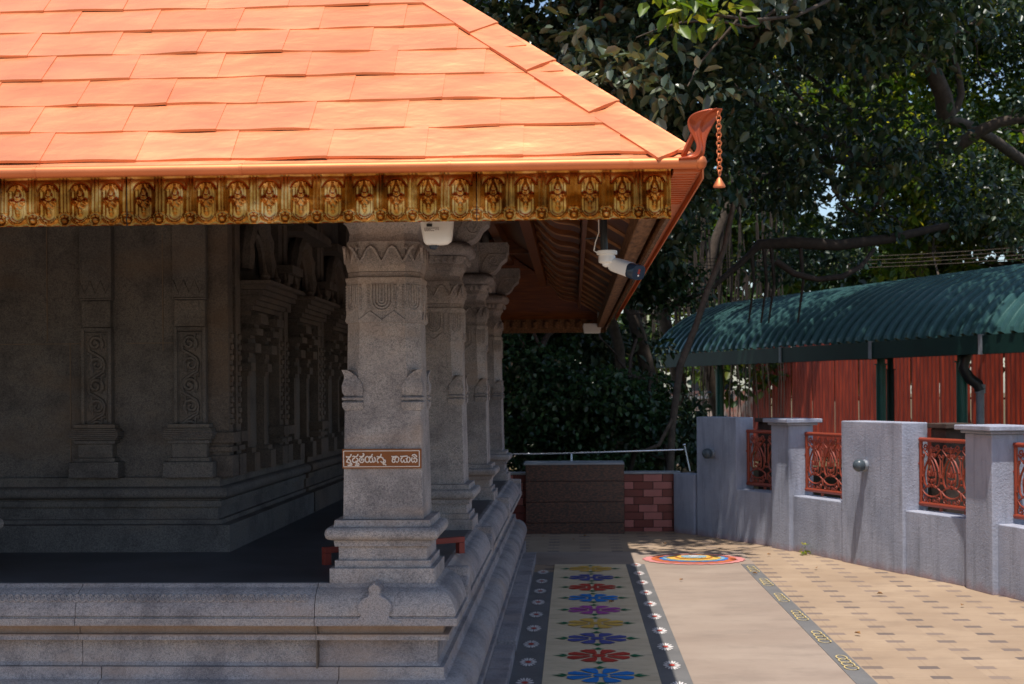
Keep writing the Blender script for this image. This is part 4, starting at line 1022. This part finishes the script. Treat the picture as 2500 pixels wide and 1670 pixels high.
# red sheet fence behind
RF = thing('red_sheet_fence', (5.5, 26, 0), 'tall fence of red corrugated metal sheets standing behind the green shelter', 'fence')
F0 = Vector((8.6, 23.8)); F1 = Vector((4.55, 34.7)); dF = (F1 - F0).normalized(); nF = Vector((-dF.y, dF.x)); L_ = (F1 - F0).length; t = -2.0
while t < L_:
    wd = .98; m = MB(); r = []; n_ = 28; gap = random.uniform(.02, .05)
    for i in range(n_ + 1):
        u = t + (wd - gap) * i / n_; ph = (i % 4); o_ = (0, .018, .018, 0)[ph]; q_ = F0 + dF * u + nF * o_; r.append(q_)
    m.ring_stack([[(q_.x, q_.y, .1) for q_ in r], [(q_.x, q_.y, 2.75 + random.uniform(-.03, .03)) for q_ in r]], cap=False, closed=False)
    o = m.build('fence_sheet', 'redsheet', RF); sm = o.modifiers.new('thick', 'SOLIDIFY'); sm.thickness = .004; t += wd
for z in (.6, 1.45, 2.3): m = MB(); a, b = F0 - dF * 2 + nF * -.05, F1 + nF * -.05; m.tube([(a.x, a.y, z), (b.x, b.y, z)], .02, 4); m.build('rail', 'barkdark', RF)
FF = thing('faded_sheet_fence', (3.4, 32, 0), 'lower fence of faded pink and white metal sheets left of the red fence', 'fence')
for k in range(5):
    a = Vector((4.55 - .52 * k, 34.9 + .55 * k)); m = MB(); r = []
    for i in range(17):
        q_ = a + Vector((-.5, .53)) * (i / 16); r.append((q_.x, q_.y + (0, .015, .015, 0)[i % 4]))
    m.ring_stack([[(x, y, .0) for x, y in r], [(x, y, 1.62 + .02 * (k % 2)) for x, y in r]], cap=False, closed=False); o = m.build('fence_sheet', 'faded', FF); sm = o.modifiers.new('thick', 'SOLIDIFY'); sm.thickness = .004
# black board with white letters
SB = thing('shop_board', (3.35, 34, 2.0), 'dark board with white letters EY seen under the shelter roof by the faded fence', 'sign')
MB().box(3.3, 4.4, 38, 38.06, 1.58, 2.85).build('board', 'signboard', SB)
for x in (3.35, 4.35): MB().box(x - .04, x + .04, 38.07, 38.15, 0, 2.7).build('leg', 'signboard', SB)
text_mesh('EY', .46, 'letters', 'whitep', SB, Matrix.Translation((4.02, 37.98, 2.22)) @ FACE, .006)
text_mesh('IL', .26, 'small_letters', 'whitep', SB, Matrix.Translation((4.02, 37.98, 1.86)) @ FACE, .006)

# ------------------------------------------------------------------ trees
def leaves(name, mat, parent, centers, radii, n, size, seed, droop=.3, shell=.35, wfac=.32):
    g = np.random.default_rng(seed); C_ = np.array(centers, float); Rr = np.array(radii, float)
    vol = Rr.prod(1) ** (2 / 3); idx = g.choice(len(C_), n, p=vol / vol.sum())
    d = g.normal(size=(n, 3)); d /= np.linalg.norm(d, axis=1)[:, None]; rad = shell + (1 - shell) * g.random(n) ** .6
    # fine clusters: twig points with several leaves each
    nt = n // 7; ti = g.choice(len(C_), nt, p=vol / vol.sum()); td = g.normal(size=(nt, 3)); td /= np.linalg.norm(td, axis=1)[:, None]
    tp = C_[ti] + td * (Rr[ti] * (shell + (1 - shell) * g.random(nt) ** .5)[:, None])
    pick = g.integers(0, nt, n); P_ = tp[pick] + g.normal(size=(n, 3)) * size * .55
    L_ = size * (.65 + .7 * g.random(n)); out = P_ - tp[pick] + g.normal(size=(n, 3)) * size * .35; out[:, 2] -= droop * size
    out /= np.linalg.norm(out, axis=1)[:, None]
    up = g.normal(size=(n, 3)) * .55; up[:, 2] += 1; sd_ = np.cross(out, up); sd_ /= np.linalg.norm(sd_, axis=1)[:, None]; nr = np.cross(sd_, out)
    W2 = L_ * wfac
    def pt(a, b, c): return P_ + out * (L_ * a)[:, None] + sd_ * (W2 * b)[:, None] + nr * (W2 * c)[:, None]
    V = np.stack([pt(0, 0, 0), pt(.33, -.9, .25), pt(.72, -.75, .15), pt(1, 0, -.35), pt(.72, .75, .15), pt(.33, .9, .25)], 1).reshape(-1, 3)
    org = Vector((0, 0, 0)); q = parent
    while q is not None: org += q.location; q = q.parent
    V -= np.array(org)
    me = bpy.data.meshes.new(name); me.vertices.add(n * 6); me.vertices.foreach_set('co', V.ravel().astype(np.float32))
    F = (np.arange(n)[:, None] * 6 + np.array([[0, 1, 2, 3, 0, 3, 4, 5]])).ravel().astype(np.int32)
    me.loops.add(n * 8); me.loops.foreach_set('vertex_index', F); me.polygons.add(n * 2)
    me.polygons.foreach_set('loop_start', np.arange(n * 2, dtype=np.int32) * 4)
    me.update(calc_edges=True); me.materials.append(M[mat]); o = bpy.data.objects.new(name, me); o.parent = parent; col.objects.link(o); return o
def limb(m, p0, p1, r0, r1, seed, wob=.25, n=9):
    g = random.Random(seed); a, b = Vector(p0), Vector(p1); L_ = (b - a).length; pts = []; rs = []
    w1, w2, w3, w4 = [g.uniform(0, 6.3) for _ in range(4)]
    for i in range(n + 1):
        f = i / n; q = a.lerp(b, f); k = math.sin(math.pi * f) * wob * L_ * .25
        pts.append(q + Vector((math.sin(w1 + f * 5) * k, math.sin(w2 + f * 4) * k, math.sin(w3 + f * 6) * k * .7))); rs.append(r0 + (r1 - r0) * f + .04 * r0 * math.sin(w4 + 9 * f))
    m.tube(pts, rs, 8); return pts
def clumps(n, lo, hi, rlo, rhi, seed):
    g = random.Random(seed); C_, R_ = [], []
    for _ in range(n):
        C_.append([g.uniform(a, b) for a, b in zip(lo, hi)]); r = g.uniform(rlo, rhi); R_.append([r * g.uniform(.9, 1.4), r * g.uniform(.8, 1.2), r * g.uniform(.5, .8)])
    return C_, R_
def tree(name, base, label, cat, trunks, boxes, mat, n, size, seed, bark='bark', group=None, branches=10, **kw):
    T_ = thing(name, base, label, cat, group); m = MB(); tips = []
    for k, (a, b, r0, r1) in enumerate(trunks): tips += limb(m, a, b, r0, r1, seed + k, .3)[4:]
    C_, R_ = [], []
    for k, (cnt, lo, hi, rl, rh) in enumerate(boxes): c, r = clumps(cnt, lo, hi, rl, rh, seed * 7 + k); keep = [i for i, q in enumerate(c) if not (name != 'sunlit_tree' and lo[1] < 24 and 3.1 < q[0] / q[1] * 19 < 5.7 and 4.2 < 1.66 + (q[2] - 1.66) / q[1] * 19 < 6.2) or i % 4 == 0]; C_ += [c[i] for i in keep]; R_ += [r[i] for i in keep]
    g = random.Random(seed + 99)
    for k in range(branches):
        c = Vector(g.choice(C_)); t_ = min(tips, key=lambda q: (q - c).length + g.uniform(0, 1.5)); pp = limb(m, t_, c, .06 * g.uniform(.6, 1.6), .012, seed + 50 + k, .5)
        for _ in range(2): s_ = g.choice(pp[3:]); e = s_ + Vector((g.uniform(-.9, .9), g.uniform(-.7, .7), g.uniform(-.6, .6))); limb(m, s_, e, .02, .006, g.randint(0, 9999), .5, 6)
    m.build('trunk', bark, T_, smooth=60)
    leaves('crown', mat, T_, C_, R_, n, size, seed, **kw)
    return T_
tree('banyan_tree', (1.6, 22.0, 0), 'big dark leaved banyan hanging over the temple corner and the shelter end', 'tree',
     [((2.45, 28.6, 0), (2.2, 28.0, 8.5), .15, .11), ((3.2, 29.5, 0), (3.4, 28.4, 8.0), .12, .08), ((1.2, 22.0, 0), (.9, 21.0, 7.5), .12, .09), ((.5, 20.6, 0), (.0, 19.2, 7.0), .09, .06)],
     [(26, (-2.6, 14.6, 4.0), (2.2, 18.0, 8.6), .7, 1.3), (16, (-.5, 16.0, 4.4), (4.3, 20.5, 9.0), .8, 1.4), (5, (-.2, 17.0, 3.3), (1.2, 18.5, 4.2), .4, .7), (12, (.5, 23.0, 3.6), (4.5, 27.0, 7.0), .6, 1.1), (24, (-2.5, 12.6, 6.9), (4.4, 14.9, 9.0), .6, 1.1)], 'leaf_dark', 78000, .125, 11, branches=24)
tree('broadleaf_tree', (9.6, 25.8, 0), 'dark broadleaf tree with a crooked limb spreading above the shelter roof', 'tree',
     [((9.6, 25.8, 0), (8.6, 22.6, 5.0), .2, .10), ((8.6, 22.6, 5.0), (5.2, 19.2, 5.4), .10, .07), ((5.2, 19.2, 5.4), (4.3, 17.8, 8.0), .13, .06), ((5.3, 19.3, 5.0), (3.0, 19.6, 4.9), .10, .05), ((5.3, 19.3, 5.0), (7.2, 18.6, 5.6), .1, .05)],
     [(12, (2.6, 17.2, 6.6), (5.8, 20.5, 9.5), .7, 1.3), (4, (5.8, 17.2, 6.6), (8.6, 20.5, 9.5), .6, .9), (18, (2.8, 18.2, 4.05), (8.4, 22.0, 4.9), .4, .7), (5, (6.2, 16.4, 4.8), (7.4, 17.6, 6.2), .4, .6), (9, (1.0, 20.0, 7.3), (4.2, 26.0, 10.0), .8, 1.3), (20, (8.0, 28.5, 3.6), (13.5, 32.0, 11.5), .9, 1.5)], 'leaf_dark', 56000, .115, 23, branches=22)
tree('sunlit_tree', (8, 32.0, 0), 'yellow green sunlit tree glimpsed behind the darker crowns', 'tree',
     [((8, 32.0, 0), (7.4, 32.4, 9.5), .2, .1), ((7.6, 32.2, 3.0), (10.4, 32.6, 8.5), .12, .06)],
     [(26, (4.8, 30.0, 5.2), (11.5, 33.0, 11.0), .8, 1.5), (14, (6.5, 31.0, 3.2), (13.5, 34.0, 5.8), .6, 1.1)], 'leaf_lit', 30000, .17, 37, branches=12)
tree('distant_tree', (0, 44, 0), 'mid green tree far behind the banyan trunks', 'tree',
     [((0, 44, 0), (0, 44, 9), .25, .12)],
     [(34, (-6, 42.0, 1.5), (8.0, 46.0, 15.0), 1.2, 2.2)], 'leaf_mid', 24000, .28, 41, branches=10)
tree('distant_tree', (15, 46.0, 0), 'mid green tree far off at the right behind the red fence', 'tree',
     [((15, 46.0, 0), (15, 46.0, 9), .3, .12)],
     [(34, (8, 44.0, 2.0), (22.0, 48.0, 16.0), 1.4, 2.6)], 'leaf_mid', 20000, .32, 43, branches=10)
tree('hibiscus_bush', (-.2, 17.6, 0), 'dense dark hibiscus bush filling the planter behind the tiled wall', 'bush',
     [((-.2, 17.6, 0), (-.5, 17.4, 2.4), .04, .02), ((.5, 17.5, 0), (.8, 17.3, 2.3), .04, .02), ((-1.2, 17.5, 0), (-1.4, 17.4, 2.3), .04, .02), ((1.1, 17.4, 0), (1.0, 17.5, 1.9), .04, .02)],
     [(42, (-2.8, 16.9, .35), (1.15, 18.6, 2.5), .28, .55), (22, (-2.6, 17.4, 2.2), (1.3, 19.0, 3.5), .4, .65)], 'leaf_bush', 62000, .072, 53, 'barkdark', branches=16, wfac=.42)
tree('hedge_tree', (10, 35, 0), 'low bushy green tree showing just over the crest of the shelter roof', 'tree',
     [((10, 35.0, 0), (9.5, 35.0, 4.5), .15, .08)],
     [(34, (3.5, 33.0, 1.8), (16.5, 37.0, 6.6), .8, 1.5)], 'leaf_mid', 20000, .24, 47, branches=8)
LB = thing('hanging_limb', (3.2, 19, 3.6), 'thick dark bare limb sagging under the canopy just above the shelter roof', 'branch')
def sp(x, y, Y): return ((x - 1400) / 3333 * Y * 1.003, Y, 1.66 + (950 - y) * Y / 3333)
m = MB(); m.tube([sp(1815, 640, 19), sp(1850, 600, 19), sp(1930, 596, 19), sp(2040, 604, 19.2), sp(2160, 590, 19.6), sp(2300, 560, 20)], [.03, .07, .085, .08, .07, .05], 9)
m.tube([sp(1890, 640, 18.7), sp(1935, 672, 18.7), sp(1990, 686, 18.7), sp(2050, 680, 18.7), sp(2095, 655, 18.8), sp(2125, 615, 19)], [.05, .045, .04, .04, .035, .03], 8)
m.tube([sp(1620, 760, 18.9), sp(1740, 700, 18.9), sp(1800, 650, 19), sp(1850, 605, 19)], [.03, .04, .045, .05], 7)
for q in (1832, 1862, 1880, 1950): m.tube([sp(q, 610, 19), sp(q + 6, 690, 19), sp(q - 8, 790, 19.2)], [.03, .02, .012], 6)
m.build('limb', 'barkdark', LB, smooth=60)
tree('understory_shrub', (-.5, 22, 0), 'tall dark shrub mass in deep shade behind the hibiscus bush', 'bush',
     [((-.5, 22, 0), (-.4, 22, 3.5), .07, .04), ((1.2, 22.6, 0), (1.1, 22.6, 3.2), .06, .03)],
     [(44, (-4.0, 20.2, .5), (2.1, 24.0, 4.6), .5, .9)], 'leaf_dark', 30000, .13, 59, 'barkdark', branches=8)
# near spray of large leaves entering from the top
NB = thing('leafy_branch', (2.6, 12.8, 7), 'low sunlit branch tip with large pale green leaves in front of the dark crown', 'branch')
m = MB(); limb(m, (4.4, 15.6, 6.2), (1.25, 12.4, 5.05), .035, .012, 5, .3); limb(m, (2.3, 13.6, 5.5), (.6, 12.6, 4.9), .02, .006, 6, .4); limb(m, (1.6, 12.9, 5.2), (1.05, 12.4, 4.4), .014, .005, 8, .4)
m.build('twigs', 'bark', NB, smooth=60)
leaves('foliage', 'leaf_lit', NB, [(1.2, 12.3, 5.0), (.95, 12.35, 5.2), (1.5, 12.5, 5.2)], [(.22, .18, .2)] * 3, 95, .17, 61, wfac=.26)
leaves('silver_foliage', 'leaf_silver', NB, [(.6, 12.6, 4.8), (1.05, 12.4, 4.35), (.3, 12.8, 4.6), (2.0, 13.2, 5.3), (0, 13.0, 5.0)], [(.3, .2, .22)] * 5, 260, .14, 63, wfac=.3)
# aerial roots
AR = thing('aerial_roots', (2.8, 29, 0), 'curtain of thin brown aerial roots hanging from the banyan over the shelter end', 'roots')
g = random.Random(5)
for k in range(84):
    x = g.uniform(1.4, 4.6); y = g.uniform(28.0, 31.0) ; zt = g.uniform(4.0, 7.5); zb = g.uniform(.3, 2.4); m = MB(); limb(m, (x, y, zt), (x + g.uniform(-.15, .15), y, zb), g.uniform(.012, .035), .008, k * 3, .08, 6)
    m.build('hanging_root', 'barkdark', AR)
AR2 = thing('leaning_stem', (1.75, 16.9, 0), 'thin pale leaning stem crossing in front of the left end of the green roof', 'tree')
m = MB(); m.tube([(1.15, 17.0, .0), (1.22, 17.0, 1.2), (1.32, 17.0, 1.95), (1.53, 17.0, 2.47), (1.65, 17.0, 2.84), (1.88, 17.0, 3.4), (2.1, 17.1, 4.4)], [.05, .045, .045, .04, .04, .035, .03], 8); m.tube([(.85, 16.9, .9), (1.05, 16.9, .98), (1.22, 16.95, 1.3)], [.02, .025, .025], 7); m.build('trunk', 'bark', AR2, smooth=60)
# overhead cables
CB = thing('overhead_cables', (6, 26, 3.6), 'bundle of thin cables sagging behind the shelter roof', 'cables')
for k in range(4):
    m = MB(); pts = [(2.5 + i * .8, 27.2 - i * .25, 3.95 + .07 * k + .012 * (i - 4) ** 2 * .5) for i in range(12)]; m.tube(pts, .008, 5); m.build('cable', 'bark', CB)
# far plastered wall that glows between leaves
FW = thing('far_plaster_wall', (0, 38, 0), 'pale sunlit plastered wall glimpsed through the bush', 'wall')
MB().box(-9, 3.2, 30.2, 30.4, 0, 1.45).build('wall_face', 'palewall', FW); MB().box(-9.05, 3.25, 30.15, 30.45, 1.452, 1.52).build('coping', 'coping', FW)
# fallen leaves, weed
LFL = ['dry leaf lying before the granite block, nearest the temple', 'dry leaf in the shade before the middle of the granite block', 'dry leaf close to the foot of the granite block', 'dry leaf lying between the rangoli and the lavender wall', 'dry leaf on the grey scroll strip', 'dry leaf on the smooth concrete path', 'dry leaf on the sunny pavers by the middle of the lavender wall', 'dry leaf on the pavers nearest the lamp pier', 'dry leaf nearest the camera on the sunny pavers', 'dry leaf on the cream flower strip', 'dry leaf on the shaded paving behind the rangoli', 'dry leaf on the pavers beyond the grey scroll strip']
for k, (x, y) in enumerate(((-.35, 15.3), (-.02, 15.0), (.1, 15.4), (1.9, 13.6), (1.62, 12.2), (.9, 11.8), (2.4, 11.0), (2.9, 10.4), (1.9, 9.2), (.3, 10.6), (.95, 14.6), (2.2, 12.6))):
    m = MB(); a = random.uniform(0, 6.3); s_ = random.uniform(.03, .05)
    pts = [(0, 0), (.4, .35), (.8, .3), (1.2, 0), (.8, -.3), (.4, -.35)]
    m.add([(x + s_ * (u * math.cos(a) - v * math.sin(a)), y + s_ * (u * math.sin(a) + v * math.cos(a)), .022 + abs(v) * s_ * .9) for u, v in pts], [(0, 1, 2, 3), (0, 3, 4, 5)])
    tag(m.build('fallen_leaf', 'dryleaf', origin=(x, y, .02)), LFL[k], 'leaf', 'dry leaves scattered on the paving')
WE = thing('weed', (2.30, 13.72, 0), 'tiny green weed growing at the foot of the lavender wall', 'plant')
leaves('foliage', 'leaf_lit', WE, [(2.30, 13.70, .05)], [(.05, .03, .04)], 24, .05, 71)
